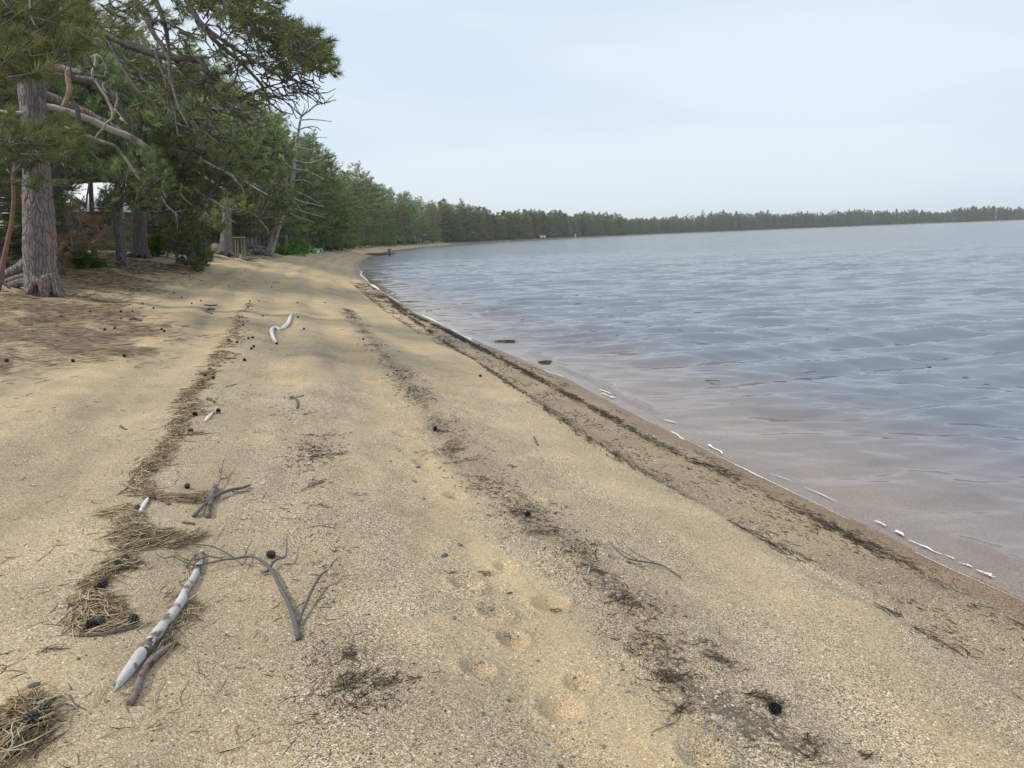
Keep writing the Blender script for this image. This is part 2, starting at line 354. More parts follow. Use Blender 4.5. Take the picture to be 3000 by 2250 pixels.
def foliage_material(name, cols, trans=.42):
    m = bpy.data.materials.new(name); m.use_nodes = True; nt = m.node_tree; nt.nodes.clear(); L = nt.links.new
    t = attr(nt, 'tint'); oi = nd(nt, 'ShaderNodeObjectInfo')
    cols = [(p_, (c_[0] * 1.1, c_[1] * 1.06, c_[2] * .84)) for p_, c_ in cols]
    r = ramp(nt, cols); L(t, r.inputs[0])
    hs = nd(nt, 'ShaderNodeHueSaturation'); L(r.outputs[0], hs.inputs['Color'])
    L(mathn(nt, 'MULTIPLY_ADD', oi.outputs['Random'], .05, .475), hs.inputs['Hue'])
    L(mathn(nt, 'MULTIPLY_ADD', oi.outputs['Random'], .6, .72), hs.inputs['Value'])
    d = nd(nt, 'ShaderNodeBsdfDiffuse'); tl = nd(nt, 'ShaderNodeBsdfTranslucent'); L(hs.outputs[0], d.inputs[0]); L(hs.outputs[0], tl.inputs[0])
    mx = nd(nt, 'ShaderNodeMixShader'); mx.inputs[0].default_value = trans; L(d.outputs[0], mx.inputs[1]); L(tl.outputs[0], mx.inputs[2])
    o = nd(nt, 'ShaderNodeOutputMaterial'); L(mx.outputs[0], o.inputs[0]); return m
def wood_material(name, c1, c2, c3=None, scale=20., bump=.4, thr=(.5, .6)):
    m, nt, b = mat(name); L = nt.links.new; tc = nd(nt, 'ShaderNodeTexCoord').outputs['Object']
    n = nd(nt, 'ShaderNodeTexNoise', Scale=scale, Detail=7., Roughness=.7); L(tc, n.inputs['Vector'])
    col = mixc(nt, n.outputs[0], c1, c2)
    if c3:
        n2 = nd(nt, 'ShaderNodeTexNoise', Scale=scale * .5, Detail=5., Roughness=.6); L(tc, n2.inputs['Vector'])
        r = ramp(nt, [(thr[0], (0,0,0)), (thr[1], (1,1,1))]); L(n2.outputs[0], r.inputs[0]); col = mixc(nt, r.outputs[0], col, c3)
    L(col, b.inputs['Base Color']); b.inputs['Roughness'].default_value = .85
    bp = nd(nt, 'ShaderNodeBump', Strength=bump, Distance=.01); L(n.outputs[0], bp.inputs['Height']); L(bp.outputs[0], b.inputs['Normal']); return m
def tint_material(name, cols, rough=.8, trans=0.):
    m, nt, b = mat(name); r = ramp(nt, cols); nt.links.new(attr(nt, 'tint'), r.inputs[0]); nt.links.new(r.outputs[0], b.inputs['Base Color'])
    b.inputs['Roughness'].default_value = rough; return m
def foam_material():
    m, nt, b = mat('shore_foam'); L = nt.links.new; b.inputs['Base Color'].default_value = (.76, .76, .74, 1); b.inputs['Roughness'].default_value = .6
    tc = nd(nt, 'ShaderNodeTexCoord').outputs['Object']; n = nd(nt, 'ShaderNodeTexNoise', Scale=85., Detail=6., Roughness=.65); L(tc, n.inputs['Vector'])
    a = mathn(nt, 'SUBTRACT', mathn(nt, 'MULTIPLY_ADD', attr(nt, 'tint'), .68, .12), n.outputs[0]); r = ramp(nt, [(0, (0,0,0)), (.09, (1,1,1))]); L(a, r.inputs[0]); L(r.outputs[0], b.inputs['Alpha']); return m
M = dict(
 sand=sand_material(), water=water_material(),
 bark=bark_material('red_pine_bark', (.13,.115,.115), (.44,.40,.39), (.40,.27,.23), 5.5, .13, 1.),
 bark2=bark_material('dark_pine_bark', (.14,.13,.125), (.32,.295,.28), (.28,.21,.17), 10.),
 dead=wood_material('weathered_dead_wood', (.26,.25,.24), (.50,.485,.46), (.16,.15,.14), 9.),
 pale=wood_material('pale_bare_wood', (.34,.31,.27), (.52,.48,.42), (.22,.19,.16), 6.),
 torn=wood_material('torn_orange_wood', (.36,.23,.13), (.52,.38,.25), (.20,.16,.13), 14.),
 orange=wood_material('orange_flaking_bark', (.22,.11,.075), (.36,.21,.15), (.16,.13,.12), 14.),
 drift=wood_material('white_driftwood', (.30,.28,.265), (.82,.79,.76), (.17,.135,.115), 26., .9, (.50,.60)),
 white=simple('bleached_white_wood', (.74,.72,.69), .6, .22, 40., bump=.5),
 brownd=wood_material('brown_driftwood', (.13,.10,.09), (.30,.24,.21), (.08,.06,.05), 40.),
 twig=wood_material('grey_twig_bark', (.07,.063,.062), (.19,.175,.17), None, 60.),
 pine=foliage_material('red_pine_needles', [(0, (0.086, 0.115, 0.069)), (.5, (0.178, 0.23, 0.121)), (.8, (0.27, 0.328, 0.149)), (1, (0.391, 0.437, 0.207))]),
 wpine=foliage_material('white_pine_needles', [(0, (0.092, 0.144, 0.075)), (.5, (0.184, 0.27, 0.121)), (1, (0.322, 0.425, 0.172))], .4),
 dpine=foliage_material('dusky_pine_needles', [(0, (0.103, 0.121, 0.081)), (.6, (0.207, 0.23, 0.138)), (1, (0.31, 0.333, 0.196))]),
 rust=foliage_material('dead_rust_needles', [(0, (.09,.055,.038)), (1, (.24,.145,.095))], .2),
 bush=foliage_material('bright_bush_leaves', [(0, (.05,.11,.02)), (.6, (.13,.23,.045)), (1, (.27,.38,.10))], .4),
 straw=tint_material('dead_pine_needles', [(0, (.055,.045,.038)), (.3, (.13,.10,.075)), (.6, (.30,.22,.13)), (.85, (.48,.36,.18)), (1, (.60,.52,.38))]),
 wrack=tint_material('dark_wrack', [(0, (.022,.018,.015)), (.5, (.065,.052,.042)), (.8, (.16,.125,.085)), (1, (.36,.29,.20))]),
 cone=tint_material('pine_cone_scales', [(0, (.02,.018,.018)), (.5, (.065,.057,.055)), (1, (.24,.225,.22))], .7),
 stone=tint_material('shore_stone', [(0, (.055,.06,.062)), (.4, (.13,.145,.15)), (.7, (.22,.235,.235)), (.85, (.36,.27,.17)), (1, (.75,.72,.66))], .65),
 foam=foam_material(),
)
# ------------------------------------------------------------------ ground sheet
def wedge_polar(r, th):
    R, T = np.meshgrid(r, th, indexing='ij'); X = R * np.sin(T); Y = R * np.cos(T); n, m = R.shape
    i = np.arange(n - 1)[:, None] * m; j = np.arange(m - 1)[None]
    return X.ravel(), Y.ravel(), np.stack([i + j, i + j + 1, i + m + j + 1, i + m + j], -1).reshape(-1, 4)
th = np.concatenate([np.linspace(-pi, radians(-48), 70)[:-1], np.linspace(radians(-48), radians(48), 900), np.linspace(radians(48), pi, 70)[1:]])
r = np.concatenate([[.02, .3, .7], np.geomspace(1.2, 60, 620), np.geomspace(60, 5000, 160)[1:]])
X, Y, Q = wedge_polar(r, th)
D, S = shore_sd(X, Y); Z = height_sd(X, Y, D, S)
# masks along the wrack lines (pixel polylines laid on the beach)
def lineworld(pts, z=.62): return np.array([hit(*p)[:2] for p in pts])
def dist_line(x, y, P):
    b = np.full(x.shape, 1e9)
    for i in range(len(P) - 1):
        a, c = P[i], P[i+1]; dx, dy = c - a; t = np.clip(((x - a[0]) * dx + (y - a[1]) * dy) / (dx*dx + dy*dy + 1e-12), 0, 1)
        b = np.minimum(b, np.hypot(x - a[0] - t*dx, y - a[1] - t*dy))
    return b
L1 = lineworld([(960,770),(850,820),(760,870),(720,915),(680,960),(650,1015),(600,1090),(560,1150),(520,1230),(475,1300),(440,1370),(420,1430),(400,1480),(370,1560),(330,1650),(290,1720),(255,1800),(250,1850),(160,2000),(90,2080),(20,2200)])
L2 = lineworld([(870,1160),(900,1280),(925,1350),(945,1480),(960,1600),(990,1760),(1010,1920),(1040,2000),(1060,2100)])
L3 = lineworld([(1010,900),(1060,960),(1130,1050),(1200,1130),(1280,1240),(1340,1330),(1430,1420),(1540,1520),(1640,1590),(1730,1670),(1850,1760),(1900,1860),(1960,1960),(2060,2050),(2200,2110),(2350,2200)])
L4 = lineworld([(1085,850),(1200,930),(1330,1020),(1500,1130),(1700,1270),(1900,1395),(2130,1520),(2400,1665),(2700,1850),(2960,2010),(3080,2100)])
L5 = lineworld([(1085,832),(1190,915),(1300,965),(1400,1018),(1540,1090),(1680,1165),(1880,1275),(2000,1335),(2130,1395),(2347,1500),(2521,1590),(2695,1674),(2845,1768),(3010,1843),(3120,1900)])
STEPD, ARCQ = shore_sd(L4[:, 0], L4[:, 1]); o_ = np.argsort(ARCQ); STEPD, ARCQ = STEPD[o_], ARCQ[o_]; print('step d', STEPD.round(2))
d3 = dist_line(X, Y, L3); d2 = dist_line(X, Y, L2); d5 = dist_line(X, Y, L5); d4 = dist_line(X, Y, L4)
nse = fbm(S * 1.1, D * 3.0, 41); nse2 = fbm(X * 1.5, Y * 1.5, 47)
coarse = .42 + .5 * sm(.35, .65, nse) + .35 * np.exp(-(d3 / .35)**2) + .35 * np.exp(-(d2 / .3)**2)
coarse = coarse - .38 * np.exp(-((D - 3.05 - .25 * (nse - .5)) / .28)**2) + .25 * sm(1.6, 2.2, D) * (1 - sm(2.3, 2.7, D))
coarse = np.clip(coarse * (1 - .7 * sm(8, 25, Y)) * (1 - sm(4.4, 5.5, D) * .5) + (D < 1.05) * .2, 0, 1)
edge = np.interp(Y, [-50, 5, 12, 16, 30, 50, 90, 130, 400], [6.5, 6.3, 6.6, 7.6, 8.6, 6.2, 6.0, 4.5, 5.0])
litter = sm(-1.2, 1.2, D - edge + 2.6 * (fbm(X * .5, Y * .8, 51) - .5))
litter = np.where(D > 1, litter * (1 - .55 * sm(.45, .6, fbm(X * .7, Y * .7, 53)) * (1 - sm(edge + 3, edge + 5, D))), 0)
wet = (1 - sm(.10, .34, D + .18 * (vn(S * 1.5, D * 0, 61) - .5))) * sm(-.9, -.1, D) + .42 * (1 - sm(-.06, .02, D - np.interp(S, ARCQ, STEPD) + .1 * (vn(S * 2.5, D * 4, 62) - .5))) * (D > 0)
wet = np.clip(wet, 0, 1)
debris = .95 * np.exp(-(d3 / .16)**2) * sm(.3, .6, vn(S * 3, D * 3, 71)) + .7 * np.exp(-(d2 / .12)**2) * sm(.5, .75, vn(S * 4, D * 3, 72))
debris = debris + .55 * np.exp(-(d5 / .10)**2) + .42 * (D > .1) * (D < 1.1) * sm(.35, .65, fbm(S * 2, D * 5, 73)) + .4 * np.exp(-(d4 / .09)**2) * (vn(S * 2, D * 0, 75))
debris = debris * (1 - .75 * sm(22, 45, Y)); debris = np.clip(debris * .75 + .25 * sm(.55, .8, fbm(S * .8, D * 3.2, 77)) * (D > 1) * (D < edge), 0, 1)
grass = sm(.5, 2.0, D - edge) * (1 - sm(3, 9, D - edge)) * sm(.42, .6, fbm(X * .15, Y * .1, 81)) * sm(48, 62, Y)
grass = np.where(Y > 380, sm(2, 4, D) * (1 - sm(12, 20, D)) * .9, grass)
sx = np.interp(S, ARCQ, STEPD)
band = .5 + (.30 + .2 * sm(6, 12, Y)) * (fbm(S * .22, D * 2.1, 83) - .5) * 2 * (D > 1) + (.10 + .1 * sm(6, 12, Y)) * np.sin(D * 6.1 + 2 * vn(S * .2, D * .3, 84)) * sm(1.5, 2.5, D)
band = band - .28 * np.exp(-(d3 / .28)**2) * (.5 + vn(S * 1.3, D * 2, 85)) - .30 * np.exp(-(d2 / .26)**2) * (.6 + vn(S * 1.3, D * 2, 86)) + .16 * np.exp(-((d3 - .42) / .2)**2) * (D < 3.4) * vn(S * .7, D, 87)
band = band + .18 * sm(sx, sx + .05, D) * (1 - sm(sx + .35, sx + 1.0, D)) - .10 * (D < sx) * (D > 0) + .15 * sm(8, 25, Y) + .2 * sm(.55, .75, fbm(X * .25 + 4, Y * .12, 88)) * sm(6, 12, Y)
band = np.clip(band, 0, 1)
g = mk('ground', np.stack([X, Y, Z], -1), Q, M['sand'], smooth=True,
       attrs=dict(shore_d=D, coarse=coarse, litter=litter, wet=wet, band=band, grass=grass, debris=debris))
tag(g, kind='structure')
# ------------------------------------------------------------------ lake
r = np.geomspace(3.0, 5000, 1150)
th = np.concatenate([np.linspace(radians(-50), radians(46), 820), np.linspace(radians(46), pi, 60)[1:]])
X, Y, Q = wedge_polar(r, th); D, S = shore_sd(X, Y)
keep = (D[Q] < .9).all(1); Q = Q[keep]
Rr = np.hypot(X, Y); rng = np.random.default_rng(5); Z = np.zeros_like(X); dz = Rr * .0064
att = sm(0, 4.0, -D) * .72 + .28 * sm(-.1, .8, -D)
for i in range(30):
    lam = float(np.exp(rng.uniform(np.log(.20), np.log(2.0)))); a = rng.normal(0, .30) + radians(4)
    k = 2 * pi / lam; amp = .0098 * lam ** .95 * (.5 + rng.random())
    ph = rng.random() * 7; fade = sm(1.0, 2.2, lam / (dz * 2.2))
    arg = k * (X * sin(a) + Y * cos(a)) + ph + 1.2 * vn(X / (lam * 5), Y / (lam * 5), i)
    Z += amp * fade * (np.sin(arg) + .38 * np.sin(2 * arg))
grp = .35 + 1.1 * fbm(X * .16, Y * .22, 91)
Z = Z * att * grp
# swash: a low breaking ripple just off the edge
for (d0, hgt, wd) in ((-.38, .035, .10), (-1.35, .022, .22), (-2.6, .02, .35)):
    dd = D - d0 - .28 * (fbm(S * .45, S * 0, int(90 - d0 * 10)) - .5)
    Z += hgt * sm(.38, .62, vn(S * .5, S * 0, int(95 - d0 * 7))) * np.exp(-np.where(dd > 0, dd / (wd * .45), dd / wd)**2) * (1 - sm(30, 80, Rr))
depth = np.clip(-np.interp(D, DT, ZT) + np.minimum(Z, .02), 0, 1)
wt = mk('lake_water', np.stack([X, Y, Z - .002], -1), Q, M['water'], smooth=True, attrs=dict(depth=depth, far=sm(10, 90, Rr)))
tag(wt, kind='structure')
# ------------------------------------------------------------------ tree builders
def tree_parts(h, style, seed, dens=1.0, nn=12, nl=.2, nw=.02, dead=6, lean=.0):
    rg = np.random.default_rng(seed); W = MB(); C = MB()
    P = dict(red=(.20,.27,.75), dusky=(.12,.27,.7), white=(.07,.25,.8), spruce=(.05,.2,1.0), tall=(.42,.22,.8))[style]
    cb, rad, pw = P[0] * h, P[1] * h, P[2]
    n = 9; tz = np.linspace(0, 1, n); wob = np.cumsum(rg.normal(0, .012 * h, (n, 2)), 0) * tz[:, None]
    r0 = .0125 * h + .03
    TP = np.stack([wob[:, 0] + lean * h * tz, wob[:, 1], tz * h * .99 - .25], -1); TR = r0 * (1 - tz) ** .75 + .012
    TR[0] *= 1.35
    W.tube(TP, TR, 9, .12, rg)
    def tpt(z):
        u = np.clip(z / h, 0, 1); return np.array([np.interp(u, tz, TP[:, 0]), np.interp(u, tz, TP[:, 1]), z])
    cen = []; dr = []; tn = []
    nb = int({'red':84,'dusky':88,'white':100,'spruce':95,'tall':64}[style] * (.6 + .4 * dens))
    z = np.sort(cb + (h - cb) * rg.random(nb) ** .9); az = 0
    for i in range(nb):
        u = (z[i] - cb) / (h - cb); az += 2.4 + rg.normal(0, .4)
        if style in ('white', 'spruce'): prof = (1 - u) ** pw * .95 + .07
        else: prof = (.55 + .9 * u - 1.35 * u * u) ** 1.0 + .08 if u < 1 else .1
        Lb = rad * max(prof, .08) * rg.uniform(.6, 1.25)
        el = {'red':.15+.6*u,'dusky':-.05+.7*u,'white':.02+.45*u,'spruce':-.2+.5*u,'tall':.2+.6*u}[style] + rg.normal(0, .12)
        t = np.linspace(0, 1, 5); curve = {'red':.22,'dusky':.1,'white':.10,'spruce':.16,'tall':.25}[style] * rg.uniform(-.4, 1.3)
        dirh = np.array([cos(az), sin(az)]); b0 = tpt(z[i])
        bend = np.cumsum(rg.normal(0, .06, 5)) * Lb
        pts = b0 + np.stack([dirh[0] * Lb * t * cos(el) - dirh[1] * bend * t, dirh[1] * Lb * t * cos(el) + dirh[0] * bend * t, Lb * (t * sin(el) + curve * t * t - .08 * t)], -1)
        W.tube(pts, np.linspace(.018 + .012 * Lb, .007, 5), 4)
        ns = max(4, int(Lb * 5.5 * dens))
        for j in range(ns):
            q = rg.uniform(.25 if style in ('white','spruce') else .38, 1.0) if j else 1.0
            k = min(int(q * 4), 3); f = q * 4 - k; p = pts[k] * (1 - f) + pts[k + 1] * f
            side = rg.choice([-1, 1]) * rg.uniform(.3, 1.2)
            d = np.array([cos(az + side), sin(az + side), rg.normal(.15, .2)]) if j else nrm(pts[-1] - pts[-2])
            sl = Lb * .34 * (1.15 - q) * rg.uniform(.4, 1.3) + .12
            e_ = p + d * sl
            if dens > .75 and j % 2 == 0: W.tube(np.stack([p, (p + e_) / 2 + [0, 0, .02], e_]), [.011, .008, .005], 3)
            m = max(1, int(sl / .16))
            for v in range(m):
                qq = (v + 1) / m; cen.append(p + d * sl * qq + rg.normal(0, .05, 3)); 
                up = .12 if style in ('white', 'spruce') else .55
                dr.append(d + np.array([0, 0, up]) + rg.normal(0, .25, 3)); tn.append(np.clip(.45 + .22 * rg.normal() + .22 * (v == m - 1), 0, 1))
    if style in ('white', 'spruce'): 
        for v in range(5): cen.append(tpt(h * (.99 - v * .02)) + rg.normal(0, .05, 3)); dr.append([0, 0, 1]); tn.append(.5)
    sp = .42 if style in ('white', 'spruce') else .62
    needles(C, np.array(cen), np.array(dr), nn, nl, nw, sp, rg, np.array(tn))
    for i in range(dead):                                    # bare dead limbs under the crown
        zz = rg.uniform(.12, .95) * (cb + .1 * h); a = rg.random() * 7; Lb = rg.uniform(.08, .2) * h
        b0 = tpt(zz); t = np.linspace(0, 1, 5)[:, None]; d = np.array([cos(a), sin(a), rg.uniform(-.3, .3)])
        pts = b0 + d * Lb * t + np.array([0, 0, -1]) * Lb * .3 * t ** 2 + np.cumsum(rg.normal(0, .04 * Lb, (5, 3)), 0) * t
        W.tube(pts, np.linspace(.03, .006, 5), 4)
        for k in (2, 3):
            d2 = d + rg.normal(0, .5, 3); W.tube(np.stack([pts[k], pts[k] + d2 * Lb * .2, pts[k] + d2 * Lb * .33 - [0, 0, .05]]), [.012, .008, .004], 3)
    return W, C
PROTO = {}
def proto(key, h, style, seed, mats, **kw):
    W, C = tree_parts(h, style, seed, **kw)
    a = W.build('trunk', M[mats[0]]); b = C.build('crown', M[mats[1]])
    a.data.name = key + '_trunk'; b.data.name = key + '_crown'
    PROTO[key] = (h, a.data, b.data); bpy.data.objects.remove(a); bpy.data.objects.remove(b)
for sd_ in range(3):
    proto('red_hi%d' % sd_, 14, 'red', 11 + sd_, ('bark2', 'pine'), dens=1.15, nn=14, nl=.25, nw=.022, dead=9)
for sd_ in range(2):
    proto('white_hi%d' % sd_, 14, 'white', 31 + sd_, ('bark2', 'wpine'), dens=1.05, nn=13, nl=.23, nw=.023, dead=3)
proto('dusky_hi0', 13, 'dusky', 41, ('bark2', 'dpine'), dens=1.1, nn=13, nl=.23, nw=.022, dead=16)
for sd_ in range(3):
    proto('red_lo%d' % sd_, 14, 'red', 51 + sd_, ('bark2', 'pine'), dens=.8, nn=10, nl=.34, nw=.05, dead=5)
    proto('white_lo%d' % sd_, 14, 'white', 61 + sd_, ('bark2', 'wpine'), dens=.75, nn=10, nl=.32, nw=.05, dead=2)
proto('dusky_lo0', 13, 'dusky', 71, ('bark2', 'dpine'), dens=.8, nn=10, nl=.32, nw=.048, dead=10)
proto('tall_lo0', 16, 'tall', 73, ('bark2', 'pine'), dens=.85, nn=10, nl=.34, nw=.05, dead=6)
proto('young0', 4.2, 'spruce', 81, ('bark2', 'wpine'), dens=1.6, nn=14, nl=.12, nw=.012, dead=0)
proto('young1', 3.6, 'white', 82, ('bark2', 'pine'), dens=1.7, nn=14, nl=.13, nw=.013, dead=2)
def place(key, x, y, z, h, rz, name, label, cat, group, wide=1.0):
    ph, a, b = PROTO[key]; s = h / ph
    t = thing(name, label, cat, (x, y, z), group, rz); t.scale = (s * wide, s * wide, s)
    for nm, me in (('trunk', a), ('crown', b)):
        o = bpy.data.objects.new(nm, me); sc.collection.objects.link(o); o.parent = t
    return t
SIL = [(-400,-500),(0,-300),(300,-60),(480,60),(600,140),(700,205),(790,290),(868,345),(949,425),(1003,462),(1085,500),(1153,540),(1193,574),(1275,594),(1356,606),(1437,608),
       (1627,617),(1776,628),(1898,635),(2034,630),(2170,624),(2373,620),(2576,616),(2712,616),(2848,606),(3100,592)]
SILX = [p[0] for p in SIL]; SILY = [p[1] for p in SIL]
def height_for(x, y, z, ytop):
    lo, hi = 1., 60.
    for _ in range(18):
        m = (lo + hi) / 2
        if proj((x, y, z + m))[1] > ytop: lo = m
        else: hi = m
    return lo
BIG = hit(132, 866)
rt = random.Random(7)
# arc positions of forest rows, individuals
cand = []
Yg = np.concatenate([np.linspace(15, 60, 26), np.linspace(62, 140, 44), np.linspace(143, 400, 74)])
RS = np.array([[SH[i][0], SH[i][1]] for i in range(len(SH))])
def place_at(arc, d):                       # point d metres inland of the shore at an arc length
    i = min(max(int(np.searchsorted(ARC, arc)) - 1, 0), len(SH) - 2)
    a, b = SH[i], SH[i + 1]; t = (arc - ARC[i]) / SEG[i]; v = (b - a) / SEG[i]
    return a + (b - a) * t + np.array([-v[1], v[0]]) * d
_, arc15 = shore_sd(-.5, 15.); _, arc62 = shore_sd(-12.5, 62.); _, arc140 = shore_sd(-26, 140.); arcF = ARC[np.argmin(np.hypot(SH[:,0] + 8, SH[:,1] - 480))]
def edge_d(y): return float(np.interp(y, [-50, 5, 12, 16, 30, 50, 90, 130, 400], [6.5, 6.3, 9.0, 11.5, 11.5, 7.4, 7.6, 6.2, 6.0]))
def zone(n, a0, a1, depth, minsep):
    pts = []; tries = 0
    while len(pts) < n and tries < n * 60:
        tries += 1; a = rt.uniform(a0, a1); q = place_at(a, 1.); dd = edge_d(q[1]) + depth * rt.random() ** 1.5
        q = place_at(a, dd)
        dq, _ = shore_sd(q[0], q[1])
        if dq[0] < edge_d(q[1]) - .6: continue
        px, py = proj((q[0], q[1], 1.8))
        if px < -160 or px > 1560: continue
        if (90 < px < 380 and q[1] < 38) or (715 < px < 900 and q[1] < 70) or (q[0] + 26)**2 + (q[1] - 41)**2 < 121: continue
        if any((q[0]-p[0])**2 + (q[1]-p[1])**2 < minsep**2 for p in pts): continue
        if hypot(q[0] - BIG[0], q[1] - BIG[1]) < 3.2: continue
        pts.append((q[0], q[1], dd - edge_d(q[1])))
    return pts
LBL = {
 'red': ('pine_tree', 'dark green pine in the {z}', 'tree'),
 'white': ('white_pine_tree', 'bright green layered pine in the {z}', 'tree'),
 'dusky': ('pine_tree', 'olive twiggy pine in the {z}', 'tree'),
 'tall': ('pine_tree', 'tall high-crowned pine in the {z}', 'tree'),
}
def plant(pts, res, zone_name, mn, mx, kinds):
    for (x, y, dd) in pts:
        z = float(height(x, y)[0]); px, _ = proj((x, y, z)); top = float(np.interp(px, SILX, SILY))
        kind = rt.choice(kinds); keys = [k for k in PROTO if k.startswith(kind + res)]; key = rt.choice(keys)
        hh = height_for(x, y, z, top + rt.uniform(-.07, .13) * (760 - top))
        if dd < 3 and rt.random() < .5: hh *= rt.uniform(.45, .85)
        hh = min(max(hh, mn), mx)
        nm, lb, ct = LBL[kind]
        place(key, x, y, z - .1, hh, rt.random() * 6.28, nm, lb.format(z=zone_name), ct, 'pines of the ' + zone_name, wide=rt.uniform(.95, 1.3) * (1.25 if hh < 10 else 1))
plant(zone(58, float(arc15[0]) - 3, float(arc62[0]), 22, 2.0), '_hi', 'near forest', 6, 17, ['red','red','red','dusky','white'])
plant(zone(78, float(arc62[0]), float(arc140[0]), 24, 2.1), '_lo', 'middle forest beside the curving beach', 5, 19, ['red','red','white','white','dusky'])
plant(zone(124, float(arc140[0]), float(arcF), 26, 3.2), '_lo', 'distant forest behind the far beach', 7, 22, ['red','white','white','tall','dusky'])
# young trees and brush filling the forest floor
for i, (x, y, dd) in enumerate(zone(46, float(arc15[0]) - 2, float(arc140[0]), 12, 1.2)):
    z = float(height(x, y)[0])
    if dd < .4 or (x - BIG[0])**2 + (y - BIG[1])**2 < 30: continue
    place('young%d' % (i % 2), x, y, z - .1, rt.uniform(1.8, 4.2), rt.random() * 6, 'young_pine', 'young bushy pine under the tall trees at the forest edge', 'young tree', 'young pines on the forest edge', 1.15)
# far wood across the lake: one mass
def far_wood():
    W = MB(); C = MB(); rg = np.random.default_rng(3)
    px = []
    cen = []; dr = []; tn = []; big = []
    a0 = float(arcF) - 90; a1 = ARC[-1] - 100; arcs = np.sort(rg.uniform(a0, a1, 2700))
    for a in arcs:
        q = place_at(a, 4.); dd = 5 + 34 * rg.random() ** 1.4; q = place_at(a, dd); z = 1.6
        x_, _ = proj((q[0], q[1], z))
        if not (1290 < x_ < 3300) or q[1] < 50: continue
        top = float(np.interp(x_, SILX, SILY)); h = height_for(q[0], q[1], z, top) * rg.choice([.74, .82, .9, 1., 1.1], p=[.2,.28,.3,.16,.06]) * rg.uniform(.9, 1.05) * (.76 + .32 * float(vn(a / 34., .0, 7))) * (1.16 if rg.random() < .04 else 1); h = min(h, 32)
        W.tube([(q[0], q[1], z - .5), (q[0], q[1], z + h * .8)], [.014 * h, .04], 4)
        wht = rg.random() < .45; n = 70; rad = h * rg.uniform(.18, .32); cb = h * (.05 if wht else .15)
        u = rg.random(n); pr = (1 - u) ** .8 + .06 if wht else .35 + .8 * u - 1.1 * u * u
        ang = rg.random(n) * 7; rr = rad * pr * np.sqrt(rg.random(n)) * 1.25
        P_ = np.stack([q[0] + rr * np.cos(ang), q[1] + rr * np.sin(ang), z + cb + (h - cb) * u], -1)
        cen.append(P_); dr.append(np.stack([np.cos(ang), np.sin(ang), .12 + 0 * ang], -1)); tb = rg.uniform(.2, .85); tn.append(np.clip(tb + rg.normal(0, .12, n) , 0, 1)); big.append(np.full(n, h))
    cen = np.concatenate(cen); dr = np.concatenate(dr); tn = np.concatenate(tn)
    needles(C, cen, dr, 6, 1.8, .62, .7, rg, tn)
    t = thing('far_wood', 'dark green continuous wood along the far shore of the lake', 'wood', (0, 0, 0)); t['kind'] = 'stuff'
    W.build('trunks', M['twig'], t); C.build('foliage', M['pine'], t)
far_wood()

def tw_(o):
    if o: o['kind'] = 'stuff'
# ------------------------------------------------------------------ the big red pine
def px_tube(mb, pts, dist, r_px, n=8, rough=.1, rg=None, jit=0., a=0., dz=None, sub=3):
    """limb through pixel points placed at real forward distances; r_px in photo pixels"""
    K = len(pts); dist = np.broadcast_to(np.asarray(dist, float), (K,)) if np.isscalar(dist) or len(dist) == K else np.linspace(dist[0], dist[-1], K)
    P = np.array([at_d(p[0], p[1], dd) for p, dd in zip(pts, dist)])
    R = np.interp(np.linspace(0, 1, K), np.linspace(0, 1, len(r_px)), r_px) * dist / F
    if K > 2 and sub > 1:
        Q_ = catmull(P, sub); R = np.interp(np.linspace(0, 1, len(Q_)), np.linspace(0, 1, K), R); P = Q_
    if jit and rg is not None: P[1:-1] += rg.normal(0, jit, P[1:-1].shape) * R[1:-1, None]
    mb.tube(P, R, n, rough, rg, a); return P
rb = np.random.default_rng(77)
YB = float(BIG[1]); ZB = float(BIG[2])
big = thing('red_pine_tree', 'large old red pine with thick scaly grey trunk and exposed roots, nearest tree', 'tree', BIG)
mb = MB()
tp = [(58,-700),(62,-350),(66,-100),(72,60),(84,180),(91,235),(100,367),(106,451),(108,524),(114,640),(116,717),(117,775),(122,815),(130,850),(134,885)]
tw = [26,30,34,36,36,37,33,32,37,43,45,44,46,55,62]
P = np.array([at_d(a, b, YB) for a, b in tp]); R = np.array(tw) * YB / F * .93
Q_ = catmull(P, 4); R = np.interp(np.linspace(0, 1, len(Q_)), np.linspace(0, 1, len(P)), R)
mb.tube(Q_, R, 26, .07, rb)
mb.build('trunk', M['bark'], big, smooth=True)
def ground_root(pts, r_px, lift=0., d0=0.):
    """root lying on the ground through pixel points"""
    P = []
    for i, (a, b) in enumerate(pts):
        p = hit(a, b); p[2] += lift * (1 - i / (len(pts) - 1)); P.append(p)
    P = np.array(P); R = np.interp(np.linspace(0, 1, len(P)), np.linspace(0, 1, len(r_px)), r_px) * P[:, 1] / F
    Q_ = catmull(P, 4); R = np.interp(np.linspace(0, 1, len(Q_)), np.linspace(0, 1, len(P)), R); return Q_, R
